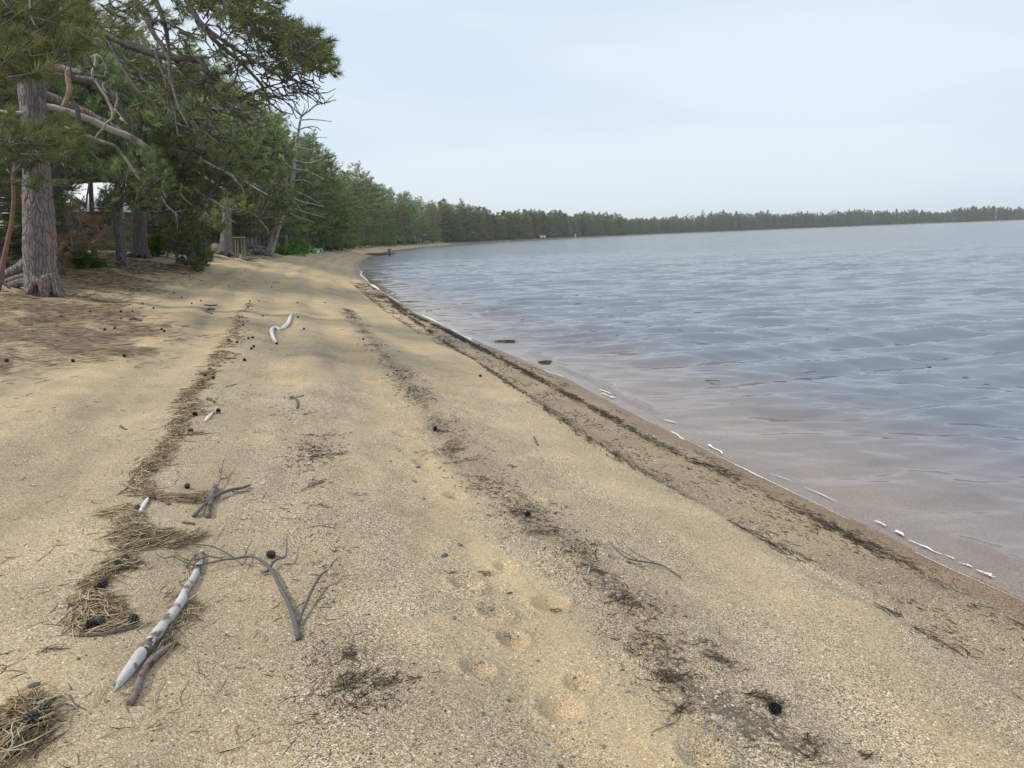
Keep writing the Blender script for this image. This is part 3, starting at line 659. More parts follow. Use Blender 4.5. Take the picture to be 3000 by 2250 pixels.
for pts, rr, yy in [([(125,818),(95,822),(60,828),(30,838),(0,856),(-50,875)], (22,14,11,10,9), YB + .1), ([(110,800),(82,806),(55,812),(25,822),(-12,845)], (18,9,8,7,6), YB + .5),
                ([(100,775),(78,772),(55,785),(20,800),(-30,812)], (20,16,12,10), YB + .9), ([(95,828),(108,842),(110,858)], (6,5,3), YB - .3), ([(150,835),(158,855),(168,880)], (14,14,7), YB - .15), 
                ([(136,805),(152,838),(176,866),(204,880)], (20,15,9,3), YB - .3), ([(122,815),(132,850),(130,888)], (18,14,5), YB - .5), ([(108,815),(92,848),(66,872)], (14,9,3), YB - .45), ([(92,838),(102,852),(106,866)], (5,5,3), YB - .4)]:
    mbr = MB(); px_tube(mbr, pts, yy, rr, 9, .16, rb); mbr.build('root', M['bark'], big, smooth=True)
# living and broken limbs of the big pine, each a part
LIMBS = [ # pixel points, forward distance from/to, radius px from/to, bark
 ([(84,120),(180,110),(280,92),(350,118),(430,150),(520,172),(592,180),(612,240),(640,290),(690,325),(740,352)], (YB, YB-1.5), (17,11,8,4), 'bark2'),
 ([(70,20),(200,-60),(330,-60),(400,0),(440,80),(490,160),(500,230),(520,300),(555,380)], (YB, YB-2.5), (15,9,5,3), 'bark2'),
 ([(66,-60),(250,-180),(380,-120),(440,-30),(480,60),(500,160),(540,210),(580,300),(640,380)], (YB, YB-1), (16,9,4,2.5), 'bark2'),
 ([(62,-200),(300,-330),(470,-200),(530,-40),(570,40),(620,110),(690,170),(760,240),(790,300)], (YB, YB+1), (17,9,6,3), 'bark2'),
 ([(60,-300),(320,-420),(520,-240),(620,-60),(680,30),(760,90),(830,150),(900,190),(960,215)], (YB, YB-1), (17,10,6,3), 'bark2'),
 ([(540,-60),(560,30),(620,95),(700,150),(790,205),(850,228)], (YB-1, YB-1.5), (7,5,3), 'bark2'),
 ([(60,-250),(300,-300),(460,-250),(560,-160),(640,-40),(720,30),(800,60),(870,75),(940,110)], (YB, YB+.5), (13,8,5,3), 'bark2'),
 ([(300,100),(330,145),(380,230),(410,270),(470,310)], (YB-.4, YB-1), (7,5,3), 'bark2'),
 ([(455,150),(480,220),(505,300),(520,360)], (YB-1, YB-1.5), (6,4,3), 'bark2'),
 ([(612,240),(600,290),(580,330),(560,360)], (YB-1.5, YB-1.5), (5,3,2), 'bark2'),
 ([(90,160),(150,165),(205,170)], (YB-.4, YB-.6), (13,12,11), 'bark'),
 ([(92,205),(140,200),(190,202),(225,210),(242,215)], (YB-.4, YB-.8), (13,11,5), 'bark'),
 ([(100,60),(60,110),(20,150),(-30,170)], (YB-.4, YB-1.6), (9,5,3), 'bark2'),
 ([(80,330),(30,330),(-20,320)], (YB-.2, YB-.2), (6,4,3), 'pale'),
]
limbpts = []
for pts, dd, rr, mt in LIMBS:
    m_ = MB(); Pp = px_tube(m_, pts, dd, rr, 8, .12, rb, .15); m_.build('limb', M[mt], big); limbpts.append(Pp)
m_ = MB(); px_tube(m_, [(196,206),(200,235),(204,260),(198,282),(188,304),(176,314)], YB - .75, (6,8,7,6,1), 8, .4, rb); m_.build('torn_limb', M['torn'], big)
m_ = MB(); px_tube(m_, [(203,285),(214,300),(226,318),(229,340),(227,362)], YB - .7, (5,6,7,6), 7, .2, rb); m_.build('hanging_limb', M['bark2'], big)
m_ = MB()
px_tube(m_, [(282,160),(280,185),(269,218),(285,245),(306,275),(318,300),(330,322),(330,345),(310,362),(295,385),(284,396),(271,410)], YB - 1, (4.5,3,4.5,3,1.5), 6, .2, rb, .2)
for pts in ([(282,160),(300,172),(312,200),(305,225)], [(269,218),(290,222),(305,224)], [(336,318),(344,290),(340,270)], [(336,318),(352,338),(367,358)], [(312,272),(300,250),(310,240)], [(282,160),(265,168)], [(295,385),(308,372)], [(352,345),(375,365)]):
    px_tube(m_, pts, YB - 1, (3.5,1.2), 5, .2, rb)
m_.build('bare_branch', M['pale'], big)
def spray(mbw, mbc, c, rx, ry, dist, dd, n, tuft_px, rg, dirpx=(1, .1), nn=26, wd=3.2, spread=.7, tint0=.5, tw=True, root=None):
    """foliage spray: twigs fanning through an ellipsoid, a needle tuft at every twig end"""
    s = dist / F; cen = []; dr = []; tt = []
    for i in range(n):
        a = rg.random() * 2 * pi; q = rg.random() ** .5
        px = c[0] + rx * q * cos(a); py = c[1] + ry * q * sin(a); y = dist + dd * rg.normal() * .5
        p = at_d(px, py, y); 
        d = np.array([dirpx[0] + .6 * cos(a), rg.normal() * .6, -dirpx[1] - .5 * sin(a) + .25]); d = nrm(d)
        cen.append(p); dr.append(d); tt.append(np.clip(tint0 + rg.normal() * .2, 0, 1))
        if tw and i % 2 == 0:
            r_ = root if root is not None else at_d(c[0] - dirpx[0] * rx * .6, c[1] + dirpx[1] * ry * .6, dist)
            q_ = p - d * tuft_px * s * 2.2 + rg.normal(0, .02, 3)
            mid = (q_ + r_) / 2 + rg.normal(0, .06, 3) * np.linalg.norm(q_ - r_)
            qq = q_ + (mid - q_) * .55
            mbw.tube(np.stack([qq, q_, p]), np.array([2.2, 1.8, 1.4]) * s, 4)
    needles(mbc, np.array(cen), np.array(dr), nn, tuft_px * s, wd * s, spread, rg, np.array(tt))
cw = MB(); cc = MB(); ry_ = np.random.default_rng(9)
# near clumps in the top left corner
for c, rx, ry, n in [((40,60),110,90,70),((150,40),120,70,60),((30,160),90,70,55),((150,130),90,50,38),((230,90),70,60,30),((200,30),90,60,40),((-20,210),80,50,30),((90,200),60,30,16),((60,-40),220,60,60)]:
    spray(cw, cc, c, rx, ry, 10.5, 1.6, n, 46, ry_, (.5, -.1), 46, 1.6, .55, .55)
for c, rx, ry, n in [((60,400),95,40,44),((150,380),60,40,30),((30,440),70,35,24),((120,430),100,40,44),((190,400),60,40,30),((110,535),30,18,10),((20,340),40,25,12),((215,450),60,40,24),((90,470),60,24,18)]:
    spray(cw, cc, c, rx, ry, YB - 2.2, 1.2, n, 30, ry_, (.5, -.1), 40, 1.6, .65, .55)
tw_(cw.build('twigs', M['twig'], big)); cc.build('crown', M['pine'], big)
# canopy over the beach: clusters at the ends of the long limbs
cw = MB(); cc = MB()
CL = [((640,20),60,30,26),((700,40),70,40,34),((760,60),60,40,34),((820,70),55,38,30),((870,90),45,38,26),((900,110),50,40,26),((940,130),40,36,22),((965,160),30,30,16),((890,160),60,34,30),
      ((930,195),55,24,24),((860,200),50,26,22),((980,205),18,16,7),((800,150),50,26,18),((760,120),50,30,18),((700,-20),120,30,40),((780,10),70,24,22),((600,-10),60,40,26),((560,20),50,30,16),((690,90),50,30,14),
      ((800,205),30,20,8),((740,180),40,20,9),((700,200),40,18,8),((650,150),50,30,10),((560,100),40,24,8),((530,140),40,30,10),((480,60),50,30,14),((430,20),60,30,20),((370,30),60,40,22),((330,90),50,40,18),
      ((560,210),40,26,10),((620,260),50,26,12),((680,280),50,24,12),((730,290),40,20,9),((790,270),40,20,8),((640,220),40,20,8),((870,260),30,14,5),((520,260),60,30,14),((450,220),50,30,12),((420,320),50,30,14),((560,330),60,26,14)]
CL += [((720,-60),160,40,60),((860,130),60,40,40),((920,150),45,34,34),((800,90),60,36,34)]
for c, rx, ry, n in CL:
    spray(cw, cc, c, rx, ry, YB - 1 + ry_.uniform(-1.2, 1.2), 1.6, int(n * 1.15), 23, ry_, (.6, .25), 36, 1.5, .75, .42)
def wiggle(p0, p1, n, amp, rg):
    t = np.linspace(0, 1, n)[:, None]; d = np.array(p1, float) - np.array(p0, float)
    return np.array(p0) + d * t + np.cumsum(rg.normal(0, amp * hypot(*d) / n, (n, 2)), 0) * np.sin(t * pi)
for i in range(230):                                        # fine bare twig tracery between limbs
    if i < 150: L_ = limbpts[ry_.integers(0, 10)]; k = ry_.integers(len(L_) // 3, len(L_)); x0, y0 = proj(L_[k]); yy = L_[k][1]
    else: c = CL[ry_.integers(0, len(CL))]; x0, y0 = c[0][0] - 40, c[0][1] - 5; yy = YB - 1
    a = ry_.uniform(-.5, 1.5); ln_ = ry_.uniform(40, 130)
    if x0 < 250 or x0 + ln_ > 985: continue
    w_ = wiggle((x0, y0), (x0 + ln_ * cos(a), y0 + ln_ * sin(a) * .8), 5, .5, ry_)
    px_tube(cw, [tuple(q) for q in w_], (yy, yy + ry_.uniform(-.8, .8)), (2.6, 1.1), 4, sub=1)
for c in [(920,270),(850,300),(960,270),(900,300),(800,320),(830,260),(950,290)]:    # drooping bare tips above the snag
    for i in range(6):
        w_ = wiggle((c[0] - ry_.uniform(30, 90), c[1] - ry_.uniform(10, 60)), (c[0] + ry_.uniform(-30, 40), c[1] + ry_.uniform(-25, 25)), 6, .6, ry_)
        if max(w_[:, 0]) < 985: px_tube(cw, [tuple(q) for q in w_], YB - 1, (2.2, 1.), 4, sub=1)
tw_(cw.build('twigs', M['bark2'], big)); cc.build('crown', M['pine'], big)
# ------------------------------------------------------------------ leaning and fallen stems behind the big pine
def stem_thing(name, label, cat, pts, dd, rr, mt, group=None, extra=None, n=9):
    m_ = MB(); px_tube(m_, pts, dd, rr, n, .14, rb, .08)
    for e_ in (extra or []): px_tube(m_, e_[0], e_[1], e_[2], 5, .2, rb, .1)
    o = m_.build(name, M[mt], smooth=True); P0 = np.array(at_d(pts[0][0], pts[0][1], dd if np.isscalar(dd) else dd[0]))
    me = o.data; co = np.empty(len(me.vertices) * 3, np.float32); me.vertices.foreach_get('co', co); co = co.reshape(-1, 3) - P0.astype(np.float32); me.vertices.foreach_set('co', co.ravel()); o.location = P0
    return tag(o, label, cat, group)
stem_thing('leaning_stem', 'smooth pale barkless stem leaning out to the right from behind the big pine', 'dead tree', [(60,300),(135,312),(200,328),(260,350),(320,378),(385,402),(440,440)], (YB+1.2, YB+2), (8,9,9,7), 'pale')
stem_thing('leaning_stem', 'rough bark-covered stem leaning right, just above the smooth pale one', 'dead tree', [(60,262),(130,278),(180,298),(240,325),(300,355),(350,385),(400,430)], (YB+1.8, YB+2.6), (12,12,10,8), 'bark')
stem_thing('leaning_stem', 'thinner grey stem leaning right below the smooth pale one', 'dead tree', [(190,372),(225,388),(280,408),(335,428),(350,445),(385,490),(410,530)], (YB+1.8, YB+2.2), (4,5,4,3), 'pale')
stem_thing('leaning_stem', 'dark scaly stem slanting down to the right behind the forked pale branch', 'dead tree', [(160,212),(220,228),(280,240),(310,262),(345,300),(375,345),(395,380)], (YB+1.2, YB+2), (9,10,10,8), 'bark')
stem_thing('sapling', 'thin curved orange-barked sapling at the left edge beside the big pine', 'sapling', [(41,470),(38,524),(40,584),(34,654),(19,717),(7,784),(-8,850)], YB - 1, (4,5,6,9), 'orange',
    extra=[([(41,500),(46,514)], YB-1, (3,1.5)), ([(38,665),(52,664)], YB-1, (2.5,1)), ([(26,713),(38,713)], YB-1, (2.5,1)), ([(0,820),(15,832),(30,845)], YB-1, (7,3)),
           ([(41,480),(60,440),(75,425)], YB-1, (2,1)), ([(41,480),(25,450),(5,440)], YB-1, (2,1)), ([(50,460),(38,430)], YB-1, (1.8,.8)), ([(25,450),(30,420)], YB-1, (1.8,.8))])
def trunk_thing(label, pts, rr, dist=None, mt='bark2', roots=(), name='pine_tree', group=None, extra=None, rmat=None):
    b = hit(*pts[-1]); dd = dist or b[1]
    t = thing(name, label, 'tree', at_d(pts[-1][0], pts[-1][1], dd), group)
    m_ = MB(); px_tube(m_, pts, dd, rr, 12, .1, rb, .04); m_.build('trunk', M[mt], t, smooth=True)
    for r_ in roots:
        m2 = MB(); px_tube(m2, r_[0], dd - .4, r_[1], 7, .15, rb); m2.build('root', M[rmat or mt], t, smooth=True)
    for e_ in (extra or []):
        m2 = MB(); px_tube(m2, e_[0], dd - .2, e_[1], 5, .15, rb, .1); m2.build('branch', M[e_[2] if len(e_) > 2 else 'dead'], t)
    return t
G = 'trunks at the forest edge'
trunk_thing('dark pine trunk standing just behind the right side of the big pine', [(150,200),(158,400),(162,520),(166,620),(168,740)], (12,14,16,18), 26)
trunk_thing('slim pine trunk with a short side branch, standing over the bright green bush', [(262,470),(268,584),(271,650),(276,700),(277,767)], (5,6,7,8,9), None, 'bark', extra=[([(277,640),(288,628),(294,620)], (3,2)), ([(250,610),(256,575),(262,520)], (3,2))],
            roots=[([(270,755),(255,765),(240,770)], (5,2)), ([(282,755),(295,762),(305,768)], (5,2))])
trunk_thing('medium pine trunk leaning slightly left, between the slim trunk and the thick one', [(338,560),(344,640),(350,700),(356,750),(362,777)], (11,12,13,16), None, 'bark', roots=[([(352,768),(342,770),(330,768)], (6,3)), ([(366,765),(372,775),(378,780)], (6,3))])
trunk_thing('paler narrow pine trunk touching the right side of the medium trunk', [(352,560),(358,660),(363,720),(368,760)], (5,6,7,8), 38, 'bark')
trunk_thing('thick furrowed pine trunk with spreading roots on the sand bank', [(402,480),(404,600),(406,680),(408,725),(412,752)], (18,19,21,30), None, 'bark', 
            roots=[([(392,742),(375,748),(362,746)], (7,3)), ([(425,745),(440,757),(455,768),(470,778)], (8,5,3)), ([(420,748),(421,758),(423,764)], (8,4)), ([(396,748),(398,758)], (5,3))])
trunk_thing('short pine trunk close behind the thick furrowed one on its right', [(425,560),(430,640),(434,690),(441,736)], (9,10,10,13), 40, 'bark')
trunk_thing('straight grey pine trunk behind the wooden post frame', [(650,380),(658,480),(663,560),(664,640),(662,700),(660,748)], (9,10,12,14,22), None, 'bark',
            roots=[([(650,735),(640,742),(625,745)], (7,2)), ([(672,738),(680,744),(690,750)], (6,2)), ([(660,742),(662,750),(664,756)], (7,3))],
            extra=[([(668,478),(690,470),(702,482)], (4,2), 'pale'), ([(664,560),(640,545),(600,520),(575,500)], (4,2), 'pale')])
# dead snag with orange base
sn = trunk_thing('tall dead grey pine snag leaning right, its bare branches reaching above the forest', [(889,325),(880,352),(872,402),(864,450),(862,500),(852,556),(838,610),(820,651),(800,700),(784,748)], (1.5,3,4,4.5,5,5.5,6.5,8,11,15), None, 'dead', name='dead_pine_tree',
     roots=[([(775,738),(760,742),(748,748)], (6,2)), ([(790,745),(800,750),(808,752)], (6,2))],
     extra=[([(884,338),(905,325),(927,307),(950,302),(985,292)], (3,1.4)), ([(884,338),(868,325),(858,316),(845,300)], (3,1.2)), ([(927,307),(935,285),(930,270)], (2,1)), ([(880,352),(910,350),(940,352),(972,356)], (2,1)),
            ([(876,380),(900,372),(925,372),(940,382)], (2.4,1)), ([(900,372),(915,380),(925,394)], (1.6,.8)), ([(872,403),(910,402),(958,404)], (1.8,.8)), ([(869,430),(900,437),(940,440)], (1.8,.8)), ([(876,380),(862,372),(850,352)], (1.8,.8)),
            ([(868,445),(845,438),(832,425)], (1.6,.8)), ([(864,470),(900,478),(935,470),(945,462)], (1.8,.8)), ([(862,495),(895,500),(930,515),(955,530)], (2.6,1)), ([(862,510),(880,500),(905,498)], (2,1)),
            ([(858,530),(890,528),(915,540)], (2,1)), ([(850,560),(870,562),(900,575),(945,602)], (2.4,1)), ([(852,575),(880,590),(925,600),(950,606)], (2.6,1)), ([(845,600),(880,618),(955,638)], (2.8,1)), ([(848,585),(870,600),(890,625)], (2,1)),
            ([(842,620),(865,633),(922,652)], (2.4,1)), ([(862,500),(840,480),(832,462)], (2,1)), ([(855,545),(835,540),(815,555)], (2,1)), ([(889,325),(893,318),(890,300)], (1.5,.7)), ([(950,302),(970,285),(980,275)], (1.4,.7))])
m_ = MB(); D_ = float(sn.location[1]); px_tube(m_, [(823,650),(812,682),(800,710)], D_ - .32, (4,6,5,2), 8, .25, rb); m_.build('torn_bark', M['torn'], sn, smooth=True)
m_ = MB(); px_tube(m_, [(869,446),(866,462),(864,474)], D_ - .12, (2.5,3.5,2), 7, .25, rb); m_.build('torn_bark', M['torn'], sn, smooth=True)
# row of slimmer trunks between post frame and snag
for i, (x, yb, yt, r_) in enumerate([(697,735,600,4),(706,738,640,3),(722,735,630,5),(733,733,620,7),(746,736,610,6),(758,730,640,4),(770,726,635,3.5),(806,742,600,6),(836,738,640,6),(812,735,620,4)]):
    trunk_thing('slim straight pine trunk in the row beside the leaning dead snag', [(x - 3 + (i % 3) * 3, yt - 120), (x, yt), (x + 1, (yt + yb) / 2), (x + 2, yb)], (r_ * .6, r_ * .8, r_, r_ * 1.2), 66 + i * 1.5, 'bark', group='slim trunks beside the snag')
# ------------------------------------------------------------------ foliage hanging low over the beach edge
def bough(label, limb, dist, clusters, name='pine_bough', tuft=17, seed=1, mt='pine', n_=32, tint0=.5, wd=1.7, cat='branch'):
    rg = np.random.default_rng(seed); base = at_d(limb[0][0], limb[0][1], dist)
    t = thing(name, label, cat, base)
    m_ = MB(); px_tube(m_, limb, dist, (6, 2), 6, .1, rg, .1)
    cw = MB(); cc = MB()
    for c, rx, ry, n in clusters: spray(cw, cc, c, rx, ry, dist, 2.2, n, tuft, rg, (.3, -.2), n_, wd, .8, tint0)
    m_.build('limb', M['bark2'], t); tw_(cw.build('twigs', M['twig'], t)); cc.build('needles', M[mt], t); return t
bough('drooping green pine bough whose tip touches the sand bank beside the thick trunk', [(420,500),(470,560),(520,620),(555,690),(575,760)], 31,
      [((480,590),60,50,70),((540,640),60,50,80),((570,700),50,40,75),((560,745),45,28,60),((590,760),30,24,36),((575,785),20,14,20),((610,745),16,14,12),((520,700),40,40,45),((470,660),40,30,35),((600,680),30,30,22)], seed=2, tuft=14)
bough('large spray of dark pine foliage hanging left of the thick trunk', [(240,420),(300,480),(360,520),(420,560)], 24,
      [((330,500),50,40,50),((380,500),70,60,90),((340,580),60,40,60),((420,570),60,50,70),((240,480),40,24,24),((460,520),50,50,60)], seed=3, tuft=18, tint0=.42)
bough('broad green pine bough spreading across the middle of the forest wall', [(380,380),(470,420),(560,440),(650,470)], 27,
      [((430,410),70,50,80),((510,430),70,50,80),((590,450),60,50,80),((650,480),50,50,60),((540,500),70,40,70),((620,540),50,50,60),((460,470),60,40,60),((360,430),60,40,60),((690,540),40,40,36),((580,580),50,40,50)], seed=4, tuft=16)
bough('higher green pine bough above the pale fallen stems', [(300,220),(380,280),(460,320),(560,330)], 25,
      [((340,250),60,50,60),((420,290),60,50,70),((490,330),60,40,60),((560,320),60,40,60),((430,350),70,36,60),((330,200),60,40,50),((620,340),50,30,36),((270,180),50,40,40),((300,330),40,30,14),((410,425),50,36,60),((440,470),50,36,50)], seed=5, tuft=17, tint0=.5)
bough('full light green bough filling the forest wall left of the snag', [(640,400),(700,440),(760,470)], 44,
      [((700,380),46,40,70),((750,420),46,40,70),((790,470),40,36,60),((800,400),36,34,50),((840,440),26,30,34),((760,350),40,34,50),((820,520),26,30,36)], seed=15, tuft=11, tint0=.55)
bough('green bough hiding the upper part of the straight grey trunk', [(560,340),(610,380),(670,420),(720,470)], 30,
      [((620,370),50,40,60),((670,400),50,40,70),((650,450),50,40,60),((710,450),46,36,60),((690,500),40,36,50),((740,500),36,30,40),((600,420),40,36,50),((755,440),30,26,26)], seed=12, tuft=14, tint0=.45)
bough('dark green bough crossing the middle of the leaning dead snag', [(740,540),(780,560),(820,585),(850,600)], 48,
      [((800,560),36,34,50),((835,600),30,30,46),((780,610),40,34,50),((820,640),30,20,26),((760,560),36,34,40),((850,570),20,20,20)], seed=13, tuft=10, tint0=.42)
bough('green bough hanging across the cabin front above the rust-brown spray', [(170,540),(210,580),(240,600)], 24,
      [((190,600),26,26,20),((170,650),20,30,16),((300,640),30,26,22),((320,590),34,26,26),((235,590),24,14,10)], seed=14, tuft=15, tint0=.4)
bough('rust-brown dead pine spray above the bright green bush', [(190,560),(230,610),(270,640)], 21,
      [((210,620),34,22,26),((235,650),40,22,30),((285,700),22,22,24),((205,700),40,20,30),((180,740),26,24,20),((190,775),18,14,10),((255,640),30,20,20),((230,710),34,26,24),((290,660),20,26,14)], seed=6, mt='rust', tuft=17, n_=26, wd=1.6)
bough('small rust-brown dead spray hanging among the green boughs', [(500,470),(540,480),(560,500)], 29, [((545,490),20,16,9),((495,515),22,12,8),((612,690),26,16,9)], seed=7, mt='rust', tuft=14, n_=16)
bough('brightest green pine bough beside the straight grey trunk', [(560,560),(600,600),(650,640)], 40, [((620,640),40,26,40),((600,620),36,26,36),((650,660),26,16,20),((560,690),40,30,44),((530,720),40,26,36),((690,600),50,30,40)], seed=8, mt='wpine', tuft=12, tint0=.7)
# bare pale branches across the foliage
def bare(label, pts, dist, rr, extra=None, mt='pale'):
    return stem_thing('dead_branch', label, 'branch', pts, dist, rr, mt, extra=extra, n=6)
bare('long pale bare branch slanting down across the upper middle of the green boughs', [(595,470),(640,495),(680,515),(695,535),(708,548),(715,570)], 25.5, (3,4.5,3,1.5))
bare('long pale bare branch slanting down below the other, ending beside the grey trunk', [(565,550),(600,575),(625,588),(650,605),(675,625)], 26, (2.5,3.5,3,1.5), extra=[([(640,598),(648,615),(655,640)], 26, (1.8,1)), ([(660,615),(672,640),(690,652)], 26, (2,1))])
bare('crooked bare twig hanging in the dark foliage above the thick trunk', [(485,495),(483,520),(474,545),(478,560),(485,580)], 23, (2.2,2.2,1.5), extra=[([(472,575),(490,605),(512,622),(528,640)], 23, (1.8,1.2)), ([(512,622),(520,650),(518,672)], 23, (1.5,.8)), ([(512,622),(536,616)], 23, (1.2,.7))])
bare('reddish curved bare branch in the middle foliage', [(533,540),(528,560),(532,575),(550,592),(562,600)], 24, (3,3.4,2), mt='orange', extra=[([(472,572),(500,565),(525,558)], 24, (2,2))])
bare('thin pale arching branch leaning over the row of slim trunks', [(725,615),(745,630),(765,650),(780,668),(788,685)], 55, (1.5,3,2), extra=[([(745,630),(750,650)], 55, (1,.6))])
bare('pale bare branch crossing behind the upper right boughs', [(700,515),(730,540),(765,560),(785,572)], 40, (2.5,2.5,1.5))
bare('grey crooked bare branch standing out of the pines left of the snag', [(660,460),(665,430),(675,410),(700,380),(730,370),(760,372)], 45, (5,4.5,3,1.5), extra=[([(675,410),(700,405),(730,415)], 45, (2.5,1)), ([(700,380),(715,372),(745,380)], 45, (2,1)), ([(690,480),(720,490),(760,520)], 45, (2,1))])
# ------------------------------------------------------------------ needle litter and wrack (uncountable)
rw = np.random.default_rng(21)
def sticks(mb, C, ang, ln, wd, lift, rg, tint, bend=.12, pitch=.06):
    """thin bent prisms lying on the ground: C (k,2) centres"""
    k = len(C)
    if k == 0: return
    ln = np.broadcast_to(ln, (k,)); wd = np.broadcast_to(wd, (k,)); zc = height(C[:, 0], C[:, 1])
    ta = np.array([-1., -.33, .33, 1.]); dx, dy = np.cos(ang), np.sin(ang); sx, sy = -dy, dx
    b = rg.normal(0, bend, k) * ln; pt = rg.normal(0, pitch, k)
    V = np.zeros((k, 4, 3, 3))
    for i, t in enumerate(ta):
        off = b * (1 - t * t); cx = C[:, 0] + dx * ln * t * .5 + sx * off; cy = C[:, 1] + dy * ln * t * .5 + sy * off
        cz = zc + lift + np.maximum(pt * ln * t * .5, -lift) + wd * .3; w_ = wd * (.5 if abs(t) < 1 else .25)
        for j, (a, h_) in enumerate(((-1, 0), (1, 0), (0, 1.5))):
            V[:, i, j, 0] = cx + sx * w_ * a; V[:, i, j, 1] = cy + sy * w_ * a; V[:, i, j, 2] = cz + w_ * h_
    base = (np.arange(k) * 12)[:, None, None, None]; i = np.arange(3)[None, :, None, None] * 3; j = np.arange(3)[None, None, :, None]
    q = np.concatenate([base + i + j, base + i + (j + 1) % 3, base + i + 3 + (j + 1) % 3, base + i + 3 + j], -1).reshape(-1, 4)
    mb.add(V.reshape(-1, 3), q, None, np.repeat(tint, 12))
def along(P, n, half, rg, power=1.):
    P = np.asarray(P); seg = np.hypot(*np.diff(P, axis=0).T); wgt = np.maximum(seg, 1e-6); i = rg.choice(len(seg), n, p=wgt / wgt.sum()); t = rg.random(n)[:, None]
    c = P[i] + (P[i+1] - P[i]) * t; d = (P[i+1] - P[i]) / seg[i][:, None]; o = rg.normal(0, half, n)
    return c + np.stack([-d[:, 1], d[:, 0]], -1) * o[:, None], np.arctan2(d[:, 1], d[:, 0]), o
def C2(x, y): return (x * .482 + 150, y * .482 + 1350)
piles = [ # pixel path, needles, half width m, orientation spread, pile height
 ([(735,890),(715,915),(700,940),(690,965)], 260, .10, .8, .02), ([(690,965),(672,1000),(650,1020)], 320, .10, .7, .02),
 ([(650,1030),(635,1055),(622,1075)], 300, .09, .7, .02), ([(615,1085),(600,1110),(585,1130)], 330, .07, .8, .02), ([(585,1130),(560,1150),(548,1175)], 340, .07, .8, .02),
 ([(560,1175),(545,1195),(540,1215)], 420, .08, .8, .03), ([(570,1195),(600,1215),(625,1212)], 130, .03, .5, .015), ([(535,1220),(520,1250),(510,1270)], 420, .06, .8, .025), ([(520,1275),(560,1272),(590,1270)], 130, .02, .4, .01),
 ([(505,1275),(495,1300),(485,1325)], 430, .06, .6, .03), ([(480,1325),(455,1350),(440,1372),(425,1385)], 480, .07, .5, .03),
 ([C2(600,30),C2(560,90),C2(530,160),C2(540,210)], 450, .05, .6, .03), ([C2(560,200),C2(700,235),C2(850,250),C2(950,210)], 520, .05, .45, .035),
 ([C2(300,330),C2(440,310),C2(520,280)], 160, .05, .3, .02), ([C2(470,330),C2(490,420),C2(450,480)], 420, .06, .6, .04), ([C2(430,500),C2(560,460),C2(680,470),C2(780,480)], 900, .07, .45, .04),
 ([C2(740,490),C2(860,470),C2(930,450)], 220, .03, .4, .025), ([C2(420,540),C2(600,520),C2(760,515)], 300, .025, .3, .02), ([C2(490,600),C2(420,640),C2(350,670)], 430, .05, .8, .03),
 ([C2(350,680),C2(290,730),C2(220,770)], 330, .04, .8, .025), ([C2(215,800),C2(200,900),C2(200,1000),C2(190,1050)], 330, .035, .35, .02), ([C2(230,830),C2(320,890),C2(400,960)], 330, .05, .5, .03),
 ([C2(260,1040),C2(380,1010),C2(480,980)], 200, .04, .5, .02), ([C2(250,880),C2(300,940)], 160, .05, .9, .02),
 ([C2(880,560),C2(840,700),C2(820,800)], 60, .02, .4, .01), ([C2(850,860),C2(820,960),C2(740,1030)], 200, .035, .4, .015), ([C2(720,1050),C2(650,1130),C2(600,1200)], 130, .03, .3, .01), ([C2(700,850),C2(760,800)], 30, .04, .4, .005),
 ([(40,2060),(90,2080),(140,2060)], 260, .05, .8, .03), ([(60,2120),(100,2110),(150,2100)], 240, .05, .9, .03), ([(70,2150),(40,2190),(10,2240)], 420, .05, .4, .04), ([(0,2150),(60,2135)], 80, .03, .5, .03)]
mb = MB()
for pts, n, hw, sp, hh in piles:
    P = np.array([hit(*p)[:2] for p in pts]); C, A, o = along(P, int(n * .4), hw * .72, rw); yy = float(P[:, 1].mean())
    sw = rw.random(len(A)) < .25; A = A + rw.normal(0, sp, len(A)) + sw * rw.normal(0, .9, len(A)); C = C + rw.normal(0, .02, C.shape) * sw[:, None]; lift = hh * np.exp(-(o / (hw * 1.1))**2) * rw.random(len(C))
    wd = max(.0036, yy * .00085) * rw.uniform(.7, 1.4, len(C)); tn = np.clip(rw.beta(1.5, 1.3, len(C)) + .25 * (lift / hh - .25), 0, 1)  # needles low in the pile get darker tints, standing in for shade underneath
    if yy > 7: tn *= .8
    sticks(mb, C, A, rw.uniform(.06, .15, len(C)), wd, lift, rw, tn)
# strays over the sand
n = 420; px = rw.uniform(-100, 1000, n); py = 780 + 1500 * rw.random(n) ** 1.3
C = np.array([at_z(a, b, .85)[:2] for a, b in zip(px, py)]); dC, _ = shore_sd(C[:, 0], C[:, 1]); C = C[(dC > 2.5) & (C[:, 1] < 30)]
sticks(mb, C, rw.random(len(C)) * 7, rw.uniform(.04, .13, len(C)), .0022 + .0004 * C[:, 1], 0., rw, rw.random(len(C)))
